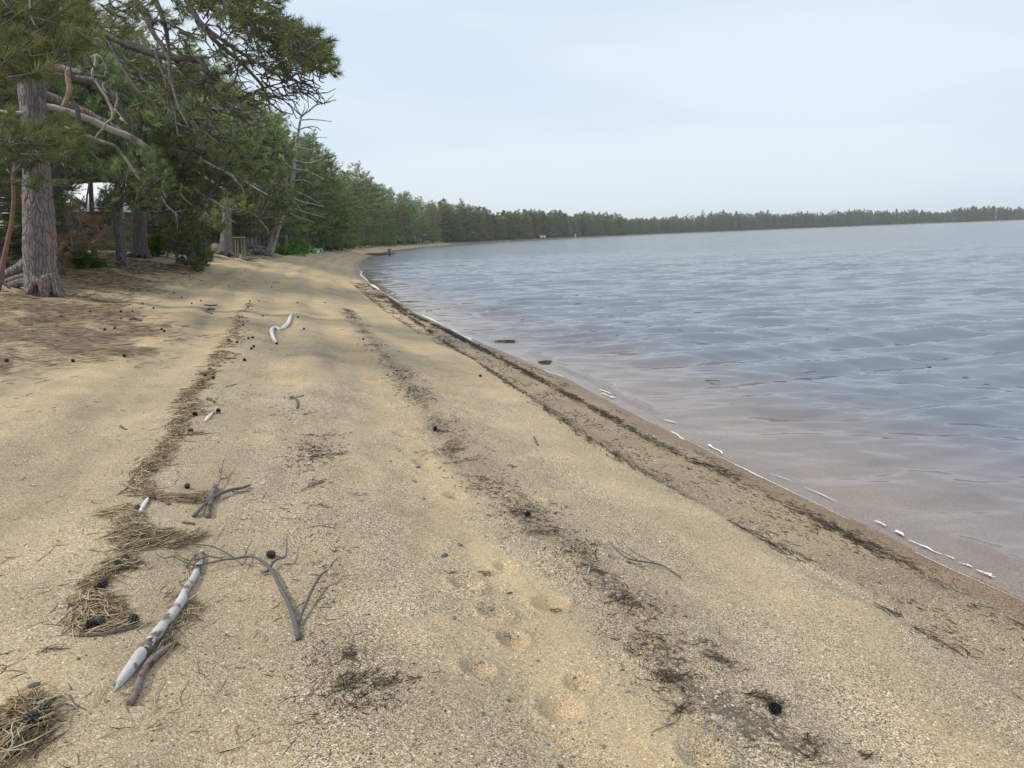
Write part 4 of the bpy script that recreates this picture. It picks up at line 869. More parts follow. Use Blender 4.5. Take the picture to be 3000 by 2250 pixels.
# long single straws
for a, b in [(C2(140,235),C2(400,250)),(C2(270,270),C2(500,315)),(C2(240,845),C2(350,965)),(C2(630,720),C2(795,752)),(C2(650,910),C2(790,870)),(C2(335,1370),C2(265,1500)),(C2(160,1480),C2(105,1650)),
             (C2(800,1050),C2(850,900)),(C2(650,1200),C2(760,1130)),(C2(970,530),C2(1050,400)),(C2(470,1055),C2(640,980)),(C2(600,930),C2(612,890)),(C2(690,1330),C2(640,1420)),(C2(640,1420),C2(636,1505)),(C2(205,780),C2(330,800)),(C2(440,1150),C2(520,1240)),((130,2000),(195,2045)),((0,2132),(65,2125))]:
    p, q = hit(*a)[:2], hit(*b)[:2]; c = (p + q) / 2; d = q - p
    sticks(mb, c[None], np.array([math.atan2(d[1], d[0])]), float(np.hypot(*d)), .0042, .006, rw, np.array([.88]), .03, .02)
o = mb.build('pine_needle_litter', M['straw']); tag(o, 'loose windrow of dead tan pine needles winding along the beach', 'pine needles', kind='stuff')
# brown litter in front of the forest
mb = MB(); n = 42000; px = rw.uniform(-60, 480, n); py = rw.uniform(770, 1130, n); 
u = rw.random(n); Yq = 7 + 24 * rw.random(n) ** .8; Xq = -4.2 - 15 * rw.random(n)
dq, sq = shore_sd(Xq, Yq); lm = dq - np.interp(Yq, [-50, 5, 12, 16, 30, 50], [6.5, 6.3, 6.6, 7.6, 8.6, 6.2]) + 2.6 * (fbm(Xq * .5, Yq * .8, 51) - .5)
m1 = (rw.random(n) < sm(-.9, .8, lm) * (.25 + .75 * sm(.35, .6, fbm(Xq * .9, Yq * 1.3, 55)))) ; C = np.stack([Xq, Yq], -1)[m1]
sticks(mb, C, rw.normal(.25, .45, len(C)), rw.uniform(.10, .26, len(C)), .0020 + .00055 * C[:, 1], rw.random(len(C)) * .012, rw, np.clip(rw.beta(1.5, 1.5, len(C)), 0, 1))
o = mb.build('forest_litter', M['straw']); tag(o, 'brown needle and twig litter spread below the big pine', 'forest litter', kind='stuff')
# dark wrack near the water
mb = MB()
for P, n, hw, ln_, sp, hh in ((L5, 9000, .05, .13, .28, .02), (L4, 3600, .045, .12, .3, .012), (L3, 6500, .13, .045, .8, .008), (L2, 2600, .1, .045, .9, .008)):
    C, A, o = along(P, n, hw, rw); s_ = shore_sd(C[:, 0], C[:, 1])[1]; gate = vn(s_ * 1.7, s_ * 0, 101 + int(hw * 100)) if P is L5 or P is L4 else vn(C[:, 0] * 3.2, C[:, 1] * 2.2, 103) ** 1.6
    k = rw.random(n) < gate * 1.25 - (.05 if P is L5 else .2); C, A = C[k], A[k] + rw.normal(0, sp, k.sum())
    k = rw.random(len(C)) < 1 - sm(20, 32, C[:, 1]); C, A = C[k], A[k]
    sticks(mb, C, A, rw.uniform(.4, 1.2, len(C)) * ln_, .0020 + .0005 * np.clip(C[:, 1], 0, 30), hh * rw.random(len(C)), rw, np.clip(rw.beta(1.3, 2.2, len(C)) * 1.05, 0, 1))
# crumbs between the wrack lines
n = 16000; C, A, o = along(L5, n, .01, rw); dq = rw.uniform(.12, 1.15, n); _, sq = shore_sd(C[:, 0], C[:, 1])
C = np.array([place_at(a_, b_) for a_, b_ in zip(sq, dq)]); k = rw.random(n) < sm(.42, .62, fbm(sq * 2.2, dq * 5, 107)); C, A = C[k], A[k]
sticks(mb, C, A + rw.normal(0, .5, len(C)), rw.uniform(.012, .06, len(C)), .0022 + .0004 * np.clip(C[:, 1], 0, 30), .001, rw, rw.beta(1.2, 2.2, len(C)))
# tufts of debris higher on the beach
for c, r_, n in [((870,1165),14,60),((915,1275),16,60),((925,1340),16,90),((960,1275),12,40),((1010,1330),14,40),((920,1420),16,70),((1025,1920),26,170),((1030,2000),26,170),((1150,1998),28,150),((950,1485),14,40),((1060,1450),14,30),
                 ((1290,1265),24,120),((1310,1320),26,170),((1370,1350),30,120),((1400,1400),26,100),((1540,1500),26,160),((1600,1560),30,140),((1720,1640),34,220),((1740,1670),20,120),((1810,1750),34,150),((1850,1770),30,130),
                 ((1625,1790),10,50),((1420,1680),14,50),((1325,1680),12,40),((1840,1650),14,50),((1960,1990),34,200),((1990,2080),22,120),((2120,1940),28,140),((2240,2040),24,130),((2255,2060),28,140),((2380,2170),24,80),((2100,1925),20,60),((1900,1870),26,100),((2060,1880),18,60),((2530,2210),20,60),((2370,2210),24,80),
                 ((615,1190),12,40),((640,1170),10,30),((750,1160),10,20),((1460,1415),12,30),((1500,1370),12,30),((160,1905),14,40),((1630,1480),14,40)]:
    p = hit(*c)[:2]; s_ = r_ * p[1] / F; n = int(n * .34); q_ = rw.standard_t(2.6, (n, 2)); th_ = rw.normal(.25, .5); e1 = rw.uniform(.7, 1.7); q_ = np.clip(q_, -4, 4) * [e1, .45]; C = p + np.stack([q_[:, 0] * cos(th_) - q_[:, 1] * sin(th_), q_[:, 0] * sin(th_) + q_[:, 1] * cos(th_)], -1) * s_
    sticks(mb, C, rw.normal(th_, .7, n), rw.uniform(.015, .10, n) * rw.uniform(.4, 1, n), .0020 + .0004 * C[:, 1], .010 * rw.random(n), rw, rw.beta(2.0, 1.5, n))
o = mb.build('wrack', M['wrack']); tag(o, 'dark strands of washed-up plant debris lying along the waterline and beach', 'wrack', kind='stuff')
# loose gravel grains
mb = MB(); n = 60000; rr = 1.7 * np.exp(rw.random(n) ** .75 * np.log(9 / 1.7)); aa = rw.uniform(radians(-44), radians(44), n); Xg, Yg_ = rr * np.sin(aa), rr * np.cos(aa)
dg, sg = shore_sd(Xg, Yg_); nn_ = fbm(sg * 1.1, dg * 3.0, 41); cg = .12 + .7 * sm(.42, .68, nn_) + .5 * np.exp(-(dist_line(Xg, Yg_, L3) / .3)**2) + .4 * np.exp(-(dist_line(Xg, Yg_, L2) / .3)**2)
cg = cg - .6 * np.exp(-((dg - 3.05) / .28)**2); k = (rw.random(n) < cg) & (dg > .15); C = np.stack([Xg, Yg_], -1)[k]; k = len(C); zc = height(C[:, 0], C[:, 1])
sz = (.0016 + .0042 * rw.random(k) ** 3.2) * (1 + .1 * C[:, 1]); an = rw.random(k) * 7; ex = rw.uniform(.7, 1.5, k); hz_ = rw.uniform(.35, .75, k)
oct_ = np.array([(1,0,0),(0,1,0),(-1,0,0),(0,-1,0),(0,0,1),(.5,.5,.75)], float); of = np.array([(0,5,4),(0,1,5),(1,4,5),(1,2,4),(2,3,4),(3,0,4)])
V = oct_[None] * np.stack([ex, 1 / ex, hz_], -1)[:, None] * sz[:, None, None]; V[..., :2] *= rw.uniform(.75, 1.2, V[..., :2].shape)
ca, sa = np.cos(an)[:, None], np.sin(an)[:, None]; V = np.stack([V[..., 0] * ca - V[..., 1] * sa, V[..., 0] * sa + V[..., 1] * ca, V[..., 2]], -1) + np.stack([C[:, 0], C[:, 1], zc], -1)[:, None]
tg = rw.random(k); tg = np.where(tg < .16, tg * 2.5, .72 + .28 * rw.random(k)); tg = np.where(rw.random(k) < .3, .84, tg)
mb.add(V.reshape(-1, 3), None, (of[None] + (np.arange(k) * 6)[:, None, None]).reshape(-1, 3), np.repeat(tg, 6))
o = mb.build('gravel', M['stone']); tag(o, 'fine mixed gravel grains strewn over the sand', 'gravel', kind='stuff')
# ------------------------------------------------------------------ stones
def stone_mesh(seed):
    rg = np.random.default_rng(seed); n = 9; V = []; a = np.arange(n) * 2 * pi / n + rg.normal(0, .12, n)
    rad = rg.uniform(.75, 1.15, n) * np.array([1 + .45 * abs(cos(t)) for t in a])
    for z, q in ((-.3, .8), (.05, 1.), (.3, .82)): V += [(rad[i] * q * cos(a[i]), rad[i] * q * sin(a[i]) * .75, z * .8 + rg.normal(0, .03)) for i in range(n)]
    V += [(0, 0, .3)]; Qs = [(r_ * n + i, r_ * n + (i + 1) % n, (r_ + 1) * n + (i + 1) % n, (r_ + 1) * n + i) for r_ in range(2) for i in range(n)]
    m_ = MB(); m_.add(V, Qs, [(2 * n + i, 2 * n + (i + 1) % n, 3 * n) for i in range(n)], rg.uniform(.1, .65)); o = m_.build('stone', M['stone']); me = o.data; bpy.data.objects.remove(o); return me
SM = [stone_mesh(200 + i) for i in range(7)]
yel = stone_mesh(300); ya = yel.attributes['tint']; ya.data.foreach_set('value', np.full(len(yel.vertices), .83, np.float32)); wh = yel.copy(); wh.attributes['tint'].data.foreach_set('value', np.full(len(yel.vertices), .98, np.float32))
ST = [(1302,1629,13,'largest blue-grey flat stone, alone near the middle of the beach'),(1345,1597,11,'grey-brown wedge stone just behind the largest blue-grey one'),(1492,1738,10,None),(1408,1766,7,None),(1441,1783,8,None),(1330,1811,9,None),(1487,1860,9,None),
 (1569,1933,9,'pale yellowish rounded stone on the open sand'),(1414,2091,8,None),(1488,2053,8,None),(1603,2180,9,None),(1619,2217,9,None),(1675,2219,7,None),(1839,2027,8,None),(1823,1963,7,None),(1845,2137,7,'small white stone in the gravel near the bottom edge'),
 (1641,2246,11,None),(1772,2091,6,None),(1698,2117,7,None),(1768,2190,8,None),(1892,1880,7,None),(1266,2028,6,None),(1075,1801,7,None),(1682,1986,6,None),(2069,2140,11,None),(2124,2101,9,None),(2156,2114,9,None),(2156,2136,9,None),
 (2198,2163,12,None),(2104,2136,7,None),(2226,2105,8,None),(1957,2111,9,None),(2670,2024,8,None),(1213,1410,8,'dark flat stone on the smooth sand strip halfway up the beach'),(1238,1462,8,None),(1224,1369,7,None),(1143,1352,6,None),
 (97,2009,16,'flat greenish-grey slab stone above the lower left needle pile'),(332,2004,9,'small grey stone touching the pointed end of the white log'),(1990,1740,5,None),(1950,1840,5,None),(1300,1380,5,None),(1180,1330,4,None),(1250,1345,4,None),(1100,1990,6,None),(1130,2120,7,None),(1000,2180,6,None),(950,2050,6,None),(1210,2180,6,None),(700,1900,5,None),(760,1960,5,None),(230,1930,7,None),(215,1775,5,None),(270,1612,9,'oval grey stone just left of the widest needle pile')]
for i, (px, py, r_, lb) in enumerate(ST):
    p = hit(px, py); s_ = r_ * p[1] / F * .95; me = yel if 'yellow' in (lb or '') else wh if 'white stone' in (lb or '') else SM[i % 7]
    o = bpy.data.objects.new('stone', me); sc.collection.objects.link(o); o.location = (p[0], p[1], p[2] + s_ * .1); o.rotation_euler = (rw.normal() * .12, rw.normal() * .12, rw.random() * 7); o.scale = (s_, s_, s_ * .8)
    tag(o, lb or 'small flat grey pebble lying loose on the coarse beach sand', 'stone', 'small grey stones on the beach')
# ------------------------------------------------------------------ pine cones
def cone_mesh(seed):
    rg = np.random.default_rng(seed); m_ = MB(); t = np.linspace(-1, 1, 7)
    m_.tube(np.stack([t * 0, t * 0, t * .9], -1), .42 * np.sqrt(np.maximum(1 - t * t, .04)), 7, .1, rg, .1)
    N_ = 46
    for i in range(N_):
        u = (i + .5) / N_; z = -.85 + 1.7 * u; a = i * 2.39996; R_ = 1.0 * np.sqrt(max(1 - (z * .95 + .1)**2, .05)); r0 = .25 * R_
        ca, sa = cos(a), sin(a); w_ = .26 * (.6 + .5 * R_); up = .22 + .25 * u
        P_ = [(r0, -w_ * .4, z), (r0, w_ * .4, z), (R_ * .85, w_, z + up * .6), (R_ * .85, -w_, z + up * .6), (R_ * 1.02, w_ * .6, z + up), (R_ * 1.02, -w_ * .6, z + up), (R_ * .82, w_ * .8, z + up * .6 - .1), (R_ * .82, -w_ * .8, z + up * .6 - .1)]
        V = [(x * ca - y * sa, x * sa + y * ca, q) for x, y, q in P_]
        m_.add(V, [(0,1,2,3),(3,2,4,5),(5,4,6,7),(7,6,1,0)], None, [.05,.05,.5,.5,1,1,.3,.3])
    o = m_.build('pine_cone', M['cone']); me = o.data; bpy.data.objects.remove(o); return me
CM = [cone_mesh(400), cone_mesh(401)]
CN = [((345,1664),'dark open pine cone on the needle pile left of the forked branch',1),((364,1650),'dark open pine cone right behind another on the needle pile',1),((300,1721),'weathered pine cone in the thin part of the needle windrow',1),((291,1837),'dark pine cone in the lower needle loop, right one of a touching pair',1),
      ((272,1844),'dark pine cone in the lower needle loop, left one of a touching pair',1),((394,1829),'dark pine cone at the right end of the lower needle loop',1),((797,1633),'dark pine cone alone on sand above the forked branch',1),((549,1431),'dark pine cone lying alone behind the crossed sticks',.8),
      ((402,1496),'dark pine cone tucked against the small white stick in the needles',.8),((86,2131),'largest grey pine cone in the needle pile at the lower left',1.15),((132,2096),'grey pine cone lying on its side at the lower left, behind the largest one',1),((1546,1514),'dark pine cone in the debris strip halfway to the water',1),
      ((2268,2088),'dark pine cone standing in twigs at the lower right of the beach',1.1),((640,1210),'dark pine cone at the end of the needle spur with a white twig',1),((717,1058),'grey pine cone alone right of the needle windrow',1),((365,1046),'dark pine cone alone on open sand left of the windrow',1),((811,1009),'dark pine cone touching the near end of the bent white stick',1),((1275,1262),'dark pine cone in the middle of the scattered debris strip',1)]
for x, y in [(573,1218),(560,1268),(601,1102),(624,1111),(617,1085),(728,994),(741,991),(737,1024),(744,1018),(890,966),(873,931),(770,927),(671,999),(694,1005),(474,968),(482,973),(215,1061),(354,915),(264,915),(389,915),(354,936),(307,968),(336,964),(562,891),
             (589,883),(533,873),(418,892),(732,884),(759,883),(726,901),(872,888),(952,888),(702,932),(713,954),(662,789),(718,794),(705,803),(756,791),(838,787),(779,828),(808,829),(818,830),(796,843),(671,839),(715,827),(591,823),(555,813),(568,814),(832,808),(1064,996),(1408,1104),(20,1060),(510,860),(330,890),(450,905),(180,930)]:
    CN.append(((x, y), None, 1))
for i, ((x, y), lb, s_) in enumerate(CN):
    p = hit(x, y); o = bpy.data.objects.new('pine_cone', CM[i % 2]); sc.collection.objects.link(o); R_ = .0225 * s_ * (.95 if p[1] > 8 else 1)
    o.location = (p[0], p[1], p[2] + R_ * .75); o.rotation_euler = (rw.uniform(.6, 1.5), 0, rw.random() * 7); o.scale = (R_,) * 3
    tag(o, lb or 'small dark pine cone on the sand farther up the beach', 'pine cone', 'pine cones scattered on the beach')
# ------------------------------------------------------------------ driftwood and sticks
def ground_stick(name, label, cat, branches, mt, group=None, n=9, rough=.12, seed=1, bump=None):
    rg = np.random.default_rng(seed); p0 = hit(*branches[0][0][0]); m_ = MB()
    for br in branches:
        pts, rr = br[0], br[1]; lift = br[2] if len(br) > 2 else 0.; sub = 3
        P = np.array([hit(*p) for p in pts]); K = len(P); R = np.interp(np.linspace(0, 1, K), np.linspace(0, 1, len(rr)), rr) * P[:, 1] / F / cos(.4)
        L_ = np.broadcast_to(lift, (K,)) if np.isscalar(lift) else np.interp(np.linspace(0, 1, K), np.linspace(0, 1, len(lift)), lift)
        P[:, 2] += R * .75 + L_; R = R * (1 + (.09 * rg.normal(size=K) if max(rr) > 4 and K > 4 else 0))
        if K > 2: Q_ = catmull(P, sub); R = np.interp(np.linspace(0, 1, len(Q_)), np.linspace(0, 1, K), R); P = Q_
        m_.tube(P, R, n if len(rr) and max(rr) > 4 else 6, rough, rg)
    o = m_.build(name, M[mt], smooth=True, loc=tuple(float(v) for v in p0)); return tag(o, label, cat, group)
c2 = C2
lg = ground_stick('driftwood_log', 'long white driftwood log with flaking grey bark and a pointed near end', 'driftwood', [([c2(918,562),c2(900,640),c2(872,715),c2(822,800),c2(795,865),c2(742,948),c2(682,1020),c2(642,1078),c2(602,1130),c2(542,1210),c2(482,1290),c2(430,1350),c2(385,1405)], (7,8.5,9.5,12,13,14,15.5,16.5,17,18,17,12,2))], 'drift', n=14, rough=.16)
for pts, rr in (([c2(640,1082),c2(618,1108),c2(598,1136),c2(568,1174),c2(540,1212),c2(518,1240)], (15,19,21,21.5,20,15)), ([c2(906,590),c2(900,622),c2(893,650)], (8,11,10.5))):
    o = ground_stick('bark_patch', None, None, [(pts, rr)], 'brownd', n=16, rough=.3, seed=8); o.parent = lg; o.location = o.location - lg.location; o.location.z -= .006
ground_stick('driftwood_stick', 'brown-grey broken stick lying along the right side of the white log', 'driftwood', [([c2(762,1112),c2(680,1172),c2(602,1240),c2(552,1320),c2(525,1400),c2(505,1440),c2(490,1490)], (6,10,12,12,12,10,14))], 'brownd', n=11, rough=.2)
ground_stick('forked_branch', 'thin dark forked branch arching over the sand right of the white log', 'branch', [
 ([c2(1505,1095),c2(1478,985),c2(1440,890),c2(1390,800),c2(1350,720),c2(1300,665),c2(1240,630),c2(1190,622),c2(1120,632),c2(1060,638)], (9,7,6.5,6,5,4.5,4,3.5,3,2.5), (0,.02,.03,.035,.035,.03,.03)),
 ([c2(1500,1015),c2(1545,920),c2(1600,820),c2(1640,765),c2(1680,742)], (5,4.5,4.5,4,3), (.01,.04,.06)),
 ([c2(1060,638),c2(980,655),c2(890,672),c2(820,655),c2(750,620),c2(690,630),c2(640,600)], (2.6,1.4), .03), ([c2(1120,630),c2(1060,590),c2(980,555),c2(900,545),c2(800,540),c2(720,545)], (2.6,1.2), .03),
 ([c2(1060,640),c2(970,617),c2(900,635),c2(840,640),c2(780,615),c2(760,590),c2(752,640)], (2.2,1.1), .03), ([c2(1325,685),c2(1370,640),c2(1430,628),c2(1437,570),c2(1440,520)], (4,3,2.2,1.2), (.02,.06)), ([c2(1325,685),c2(1280,698)], (4,3), .01),
 ([c2(1180,620),c2(1200,560),c2(1222,520)], (2,1), .03), ([c2(1190,622),c2(1170,655),c2(1150,662)], (1.8,.9), .02), ([c2(1185,590),c2(1180,560)], (1.6,.8), .03), ([c2(1360,660),c2(1340,665)], (2.5,2), .04)], 'twig', n=8)
ground_stick('crossed_stick', 'grey stick pointing up to the right over the short thick one', 'branch', [([c2(868,345),c2(930,290),c2(1000,240),c2(1100,200),c2(1160,185),c2(1208,162)], (5,5,5,4.5,4,3.5), (0,.02,.02,.01)), ([c2(1100,200),c2(1150,200),c2(1190,195)], (2,1.2), .01)], 'twig', seed=3)
ground_stick('short_stick', 'short thick rough-barked stick under the crossing grey stick', 'driftwood', [([c2(955,350),c2(958,300),c2(975,240),c2(1000,165)], (8,8,9,8)), ([c2(1005,200),c2(1030,140),c2(1045,60),c2(1060,20)], (2,.8), (.02,.05)), ([c2(1030,140),c2(1070,130),c2(1100,100)], (1.4,.8), .03), ([c2(1035,110),c2(1020,60)], (1.2,.7), .03)], 'brownd', rough=.25, seed=4)
for pts, rr, mt, lb in [([c2(538,322),c2(560,285),c2(588,240)], (4,6,5), 'white', 'small white bare stick sticking out of the needle pile'),
 ([c2(580,222),c2(650,235),c2(720,268)], (7,7,4), 'brownd', 'flat brown stick in the needles between two loops'), ([c2(798,378),c2(840,384),c2(876,388)], (4,4,3), 'brownd', 'short brown stick lying below the crossed sticks'),
 ([c2(120,1066),c2(240,1068),c2(370,1050),c2(460,1030),c2(548,1010)], (2,5,5,3), 'twig', 'dark stick closing the bottom of the lower needle loop'), ([c2(608,120),c2(632,160)], (4,3), 'pale', 'pale splinter at the top of the needle pile'),
 ([(854,923),(850,935),(846,949),(834,962),(821,968),(808,963),(799,966),(796,975),(799,987),(803,997),(809,1006)], (2.5,5,5.6,4.8,3.5,4.6,5.2,5,4.6,4), 'white', 'bent white bleached stick standing out on the beach beyond the windrow'),
 ([(380,938),(398,938),(414,941)], (4,5,3), 'brownd', 'short brown log piece at the edge of the forest litter'), ([(604,914),(607,908),(618,906),(630,907)], (3,3,2), 'twig', 'hooked dark stick left of the windrow'), ([(604,914),(615,918),(622,920)], (2.5,2), 'twig', 'thin stick lying at the foot of the hooked one'),
 ([(600,895),(618,896),(636,895)], (2,2), 'twig', 'straight dark stick behind the hooked one'), ([(655,1051),(672,1051),(692,1050)], (2,1.5), 'twig', 'thin dark twig right of the windrow, level with the lone cone'), ([(680,1036),(692,1038),(705,1037)], (1.5,1), 'twig', 'short thin twig behind the other dark twig beside the windrow'),
 ([(353,1250),(362,1256),(372,1260)], (3,2), 'twig', 'small grey twig alone on the wide left sand'), ([(601,1236),(612,1225),(624,1211)], (3,5,3), 'white', 'small white stick at the end of the needle spur'), ([(660,1134),(675,1130),(692,1126)], (2.5,2), 'pale', 'pale thin stick right of the windrow'),
 ([(897,1338),(930,1337),(963,1329)], (2.5,1.5), 'pale', 'long pale thin twig in the sparse debris line'), ([(608,1172),(618,1174),(630,1181)], (5,3), 'twig', 'dark knotted stick beside the windrow'), ([(858,1163),(868,1172),(873,1185),(870,1198)], (3,2.5), 'twig', 'dark forked twig at the top of the sparse debris line'),
 ([(1740,1618),(1736,1640),(1728,1662),(1722,1684)], (2,3,2), 'pale', 'curved pale twig standing in the debris strip'), ([(1565,1282),(1570,1296),(1576,1306)], (2.5,2), 'twig', 'thin dark stick alone on bright sand near the water edge'),
 ([(2085,2105),(2105,2120),(2130,2144)], (7,6,4), 'pale', 'pale brown wood chip among stones at the bottom'), ([(2202,2076),(2220,2090),(2240,2106)], (4,4,2), 'pale', 'pale wood splinter just left of the standing cone'), ([(913,1425),(925,1420),(950,1413)], (3,2.5), 'brownd', 'short brown stick in the sparse debris line'),
 ([(1005,1428),(1040,1433),(1080,1436),(1120,1438)], (1.8,1), 'pale', 'long faint pale twig right of the sparse debris line'), ([(150,2038),(190,2045)], (4,3), 'pale', 'pale split stick on the lower left needle pile'), ([(112,2060),(170,2110),(192,2112)], (2,2), 'twig', 'thin dark crooked twig on the lower left needle pile'),
 ([(205,2035),(215,2058),(232,2070),(252,2082)], (2,1.5), 'twig', 'thin crooked twig right of the lower left pile')]:
    ground_stick('stick', lb, 'stick', [(pts, rr)], mt, seed=int(pts[0][0]), group='small sticks on the beach')
ground_stick('bare_twig', 'fine dark branching twig lying on the bright sand toward the water', 'twig', [([(1785,1595),(1815,1630),(1850,1650),(1900,1658),(1940,1667),(1970,1685),(1994,1702)], (1.4,2.2,2.4,2.4), .02), ([(1790,1610),(1830,1628),(1870,1653)], (1,1.6), .02), ([(1820,1592),(1845,1618),(1880,1640),(1925,1662)], (1,1.8), .02), ([(1800,1585),(1812,1610)], (1,1.2), .03)], 'twig')
# ------------------------------------------------------------------ foam and floating bits
mb = MB()
def foam_patch(pts, w_, n):
    P = catmull(np.array([at_z(*p, .004)[:2] for p in pts]), 8); w_ = w_ * 4.6; K = len(P); T = nrm(np.gradient(P, axis=0)); Nn = np.stack([-T[:, 1], T[:, 0]], -1)
    t = np.linspace(0, 1, K); ww = w_ * (.35 + .9 * vn(np.arange(K) * .45, np.zeros(K), n)) * np.minimum(1, 6 * np.minimum(t, 1 - t) + .15); off = w_ * .7 * (vn(np.arange(K) * .3, np.zeros(K), n + 5) - .5)
    V = []; A = []
    for j, q in enumerate((-1, -.5, 0, .5, 1)):
        c = P + Nn * (off + ww * q * .5)[:, None]; z = np.maximum(height(c[:, 0], c[:, 1]), .004) + .003 + .002 * (1 - abs(q)); V.append(np.column_stack([c, z])); A.append((1 - abs(q)) ** .7 * sm(.2, .55, vn(np.arange(K) * .22, np.zeros(K), n + 9)))
    i = np.arange(K - 1); Q_ = np.concatenate([np.stack([j * K + i, j * K + i + 1, (j + 1) * K + i + 1, (j + 1) * K + i], -1) for j in range(4)]); mb.add(np.concatenate(V), Q_, None, np.concatenate(A))
for pts, w_, n in [([(1050,775),(1056,800),(1075,822),(1110,850)], .09, 170), ([(1110,850),(1180,895),(1300,955)], .04, 90), ([(1310,955),(1360,985),(1400,1008)], .03, 70), ([(1545,1066),(1600,1088),(1650,1106)], .022, 110), ([(1755,1150),(1780,1160),(1798,1166)], .02, 40),
                   ([(1690,1120),(1740,1135),(1790,1155)], .02, 60), ([(1880,1205),(1930,1225),(1980,1240)], .018, 60), ([(2045,1288),(2075,1305),(2115,1332)], .022, 110), ([(1960,1262),(2010,1290)], .014, 50), ([(2150,1362),(2220,1392),(2290,1430)], .01, 50),
                   ([(2562,1525),(2600,1545),(2648,1572)], .014, 120), ([(2650,1575),(2700,1598),(2760,1625)], .008, 70), ([(2755,1622),(2800,1642),(2850,1664)], .009, 90), ([(2850,1664),(2890,1680),(2915,1692)], .011, 70), ([(2680,1605),(2740,1640)], .008, 60),
                   ([(2230,1380),(2330,1415),(2450,1470)], .006, 90), ([(1400,1000),(1545,1060),(1750,1160),(1960,1264),(2190,1378),(2420,1490),(2700,1628),(3000,1764)], .0035, 260)]:
    foam_patch(pts, w_, n)
o = mb.build('foam', M['foam'], smooth=True); tag(o, 'broken white foam along the edge of the lake', 'foam', kind='stuff')
mb = MB(); n = 60; tY = rw.uniform(7, 26, n); _, s_ = shore_sd(np.interp(tY, [7, 26], [2.3, -4]), tY); C = np.array([place_at(a_, -b_) for a_, b_ in zip(s_, 1. + 7 * rw.random(n))])
k = len(C); V0 = mb.n
for c in C:
    a = rw.normal(-.2, .35); l_ = rw.uniform(.03, .13); w_ = .006 + .0004 * c[1]; d = np.array([cos(a), sin(a)]); s_ = np.array([-d[1], d[0]]) * w_
    p = [c - d * l_, c + s_ * .6, c + d * l_]; mb.tube(np.array([[*p[0], .012], [*p[1], .016], [*p[2], .012]]), [w_ * .4, w_ * .5, w_ * .3], 4, a=rw.random() * .5)
o = mb.build('floating_debris', M['wrack']); tag(o, 'thin dark reed bits floating on the shallow water', 'floating debris', kind='stuff')
# clumps of brown weed at the wave edge
for i, (c, w_, lb) in enumerate([((1480,1000),.085,'longest brown weed clump at the wave edge'), ((1600,1060),.03,'smallest dark weed clump floating off the foam')]):
    p = at_z(*c, 0.); m_ = MB(); k = 110; C = p[:2] + np.stack([rw.normal(0, w_, k), rw.normal(0, w_ * .3, k)], -1)
    for q in C:
        a = rw.normal(-.5, .5); l_ = rw.uniform(.04, .12); d = np.array([cos(a), sin(a)]) * l_; z_ = .004 + rw.random() * .012
        m_.tube(np.array([[q[0] - d[0], q[1] - d[1], z_ - .01], [q[0], q[1], z_ + .01], [q[0] + d[0], q[1] + d[1], z_ - .008]]), [.003, .005, .002], 4, a=.35 + rw.random() * .5)
    o = m_.build('weed_clump', M['wrack'], loc=tuple(float(v) for v in p)); tag(o, lb, 'weed', 'weed clumps at the wave edge')
# ------------------------------------------------------------------ beach gear, shelters, cabin
def simplem(k, col, r=.5, **kw):
    if k not in M: M[k] = simple(k, col, r, kw.get('var', .08), kw.get('scale', 6.))
    return M[k]
simplem('tan_plastic', (.62,.58,.50)); simplem('white_plastic', (.85,.86,.86)); simplem('blue_plastic', (.10,.30,.50)); simplem('pale_blue_vinyl', (.30,.52,.62)); simplem('lime_vinyl', (.38,.75,.12)); simplem('dark_blue_vinyl', (.06,.20,.45))
simplem('orange_hull', (.85,.28,.06)); simplem('yellow_hull', (.85,.5,.12)); simplem('white_roof_metal', (.88,.90,.92), .35); simplem('brown_siding', (.13,.105,.08), .8); simplem('dark_siding', (.06,.045,.04), .8); simplem('blue_roof_metal', (.16,.30,.38)); simplem('red_roof', (.32,.13,.08)); simplem('white_siding', (.8,.8,.78)); simplem('window_glass', (.05,.06,.07), .1)
simplem('weathered_post', (.33,.29,.22), .8, var=.25, scale=20.); simplem('grey_slab', (.16,.155,.15), .8); simplem('tan_rock', (.33,.26,.17), .9, var=.3)
simplem('grass_green', (.13,.22,.06), .8, var=.4)
def disc_tube(mb, c, R, r, ex=1., n=18, k=8, a=0.):
    t = np.linspace(0, 2 * pi, n + 1); P = np.stack([R * np.cos(t) * ex, R * np.sin(t), t * 0], -1) + c; mb.tube(P, r, k, a=a)
def hull(mb, L_, W_, H_, a=0.):
    n = 15; k = 10; V = []
    for i in range(n):
        u = -1 + 2 * i / (n - 1); w_ = W_ * max(1 - abs(u) ** 2.4, .02); h_ = H_ * max(1 - abs(u) ** 4, .05); z0 = .12 * abs(u) ** 3
        for j in range(k): t = 2 * pi * j / k; V.append((u * L_ / 2, w_ / 2 * cos(t), z0 + h_ * .5 + h_ * .5 * sin(t)))
    Q_ = [(i * k + j, (i + 1) * k + j, (i + 1) * k + (j + 1) % k, i * k + (j + 1) % k) for i in range(n - 1) for j in range(k)]; mb.add(V, Q_, None, a)
b = hit(705, 755); f = b[1] / F
t = thing('wooden_stand', 'small frame of four upright grey posts under a flat top board, before the grey trunk', 'frame', b)
for x, x2 in ((689,693),(697,698),(706,711),(715,718)):
    m_ = MB(); px_tube(m_, [(x2, 755), ((x + x2) / 2, 728), (x, 697)], b[1], (2.4, 2.2), 6, .05, rb); m_.build('post', M['weathered_post'], t)
